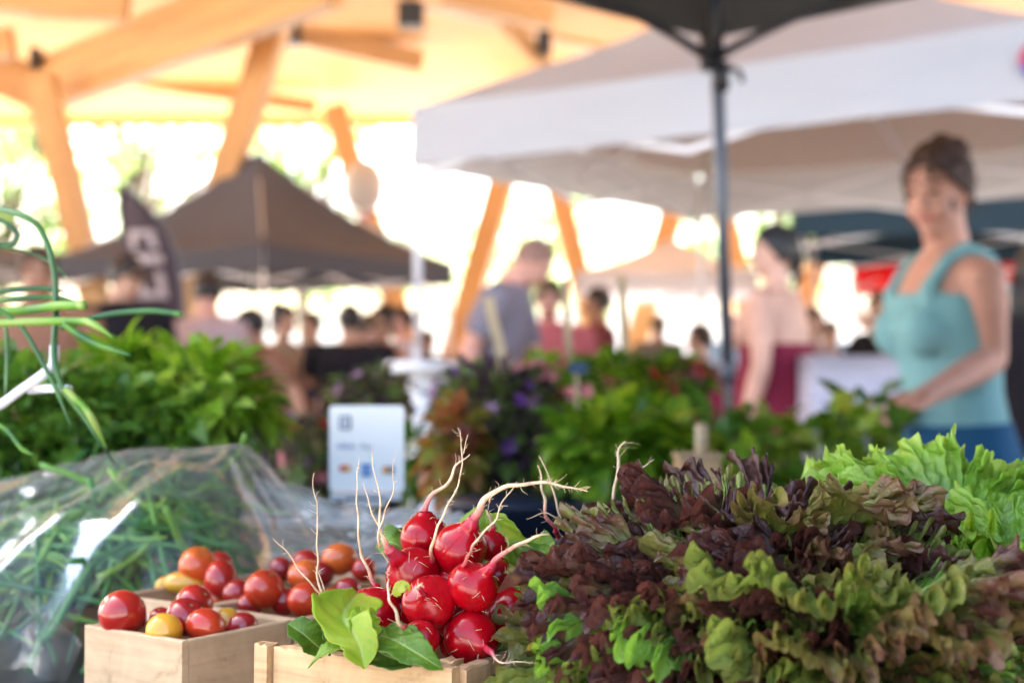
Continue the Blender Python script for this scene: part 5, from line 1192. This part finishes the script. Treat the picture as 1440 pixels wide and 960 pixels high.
herb('red_leaf_plant', 'red-tinged plant at the left foot of the grey pole', 'potted plant', P(945,540,2.7), (.07,.07,.05), 300, .04, DKG, 17, base=onT(945,2.7), pot=pk, flowers=[(FL['red'],7,.022),(FL['pink'],4,.02)])
herb('dark_flower_plant', 'dim purple flowering plant above the payment sign', 'potted plant', P(525,560,2.6), (.075,.08,.055), 380, .032, PUR, 18, base=onT(525,2.6), pot=pk, flowers=[(FL['mauve'],5,.014)])
herb('flowering_plant', 'reddish flowering plant left of the payment sign', 'potted plant', P(440,640,2.5), (.06,.07,.075), 320, .034, PUR, 19, base=onT(440,2.5), pot=pk, flowers=[(FL['pink'],5,.018),(FL['red'],3,.016)])
herb('leafy_plant', 'green plant right of the payment sign in front of the white pedestal', 'potted plant', P(578,640,2.45), (.035,.05,.05), 160, .034, DKG, 20, base=onT(578,2.45), pot=pk)
for k, (px, py, Y, r, hh, lab) in enumerate(((1010,590,2.3,.075,.05,'broad-leaved seedlings at the foot of the grey pole'), (1075,592,2.35,.08,.05,'broad-leaved seedlings in front of the maroon dress'), (1160,585,2.4,.07,.06,'taller broad-leaved seedlings right of the maroon dress'), (1215,560,2.5,.08,.055,'broad-leaved seedlings in front of the white patterned cloth'), (960,600,2.2,.05,.06,'seedlings between the basil plant and the small wood box'), (1050,640,2.1,.09,.04,'low seedlings just above the red lettuce'), (1165,640,2.1,.09,.045,'low seedlings left of the green lettuce'))):
    herb('seedling_plant', lab, 'seedlings', P(px, py+30, Y), (r*1.05, .07, hh), 62, .062, BAS if k % 3 else DKG, 40+k, base=onT(px, Y), pot=(M['black'], .055, .08), W=.72, droop=.35, stems=26, dens=.8, nl=5, tone=(.3,1.0))
tb2 = solo('plant_tub', (lambda m: (m.tube([P(735,770,1.9), P(735,712,1.9), P(735,706,1.9), P(735,700,1.9)], [.085,.098,.103,.103], seg=32), m)[1])(MB()), M['navy'], 'wide dark blue-black plastic tub directly behind the radishes', 'tub', loc=P(735,770,1.9))
m = MB(); m.tube([P(735,770,1.9), Vector((P(735,770,1.9).x,1.9,.705))], [.085,.06], seg=32); part('lower_wall', m, M['navy'], tb2)
for (a, b, Y, wd, lab) in (((686,418),(716,545),2.35,.009,'pale flat wooden stake leaning in front of the man in grey'), ((795,392),(800,500),2.6,.007,'thin pale wooden stake by the pink shirt'), ((874,388),(878,470),2.6,.008,'dim wooden stake behind the pepper plant')):
    m = MB(); A_ = P(*a, Y); B_ = P(*b, Y); B2 = A_ + (B_-A_)*((A_.z-.80)/(A_.z-B_.z)); m.beam(A_, B2, .003, wd*2, up=Vector((0,1,0)).cross((B_-A_).normalized()))
    solo('wooden_stake', m, M['stake'], lab, 'stake', loc=B2, smooth=False, group='wooden plant stakes')
tg = thing('plant_tag', 'dark blue plant tag on a pale stick among the pepper leaves', 'plant tag', P(812,560,2.3))
m = MB(); rrect(m, 800, 510, 826, 525, 2.3, 3, .002); part('label_panel', m, simple('tag_blue', (.01,.06,.16), .4), tg, smooth=False)
m = MB(); m.tube([P(812,524,2.303), P(811,600,2.303)], .003, seg=8); part('stick', m, M['stake'], tg)
wb = thing('wooden_block_box', 'small plain wooden box behind the red lettuce', 'wooden box', P(985,660,1.75))
m = MB(); a = P(985,690,1.75); m.box(a + Vector((0,.03,-.005)), (.026,.03,.045)); part('box_body', m, M['pine'], wb, smooth=False, bevel=.002)
m = MB(); m.box(a + Vector((0,.03,.042)), (.028,.032,.0025)); part('lid', m, M['boxwood'], wb, smooth=False, bevel=.001)
pg = solo('wooden_peg', (lambda m: (m.tube([P(987,642,1.78), P(987,600,1.78), P(987,596,1.78)], [.0085,.0085,.006], seg=14), m)[1])(MB()), M['stake'], 'pale round wooden peg standing on the small wood box', 'peg', loc=P(987,642,1.78))
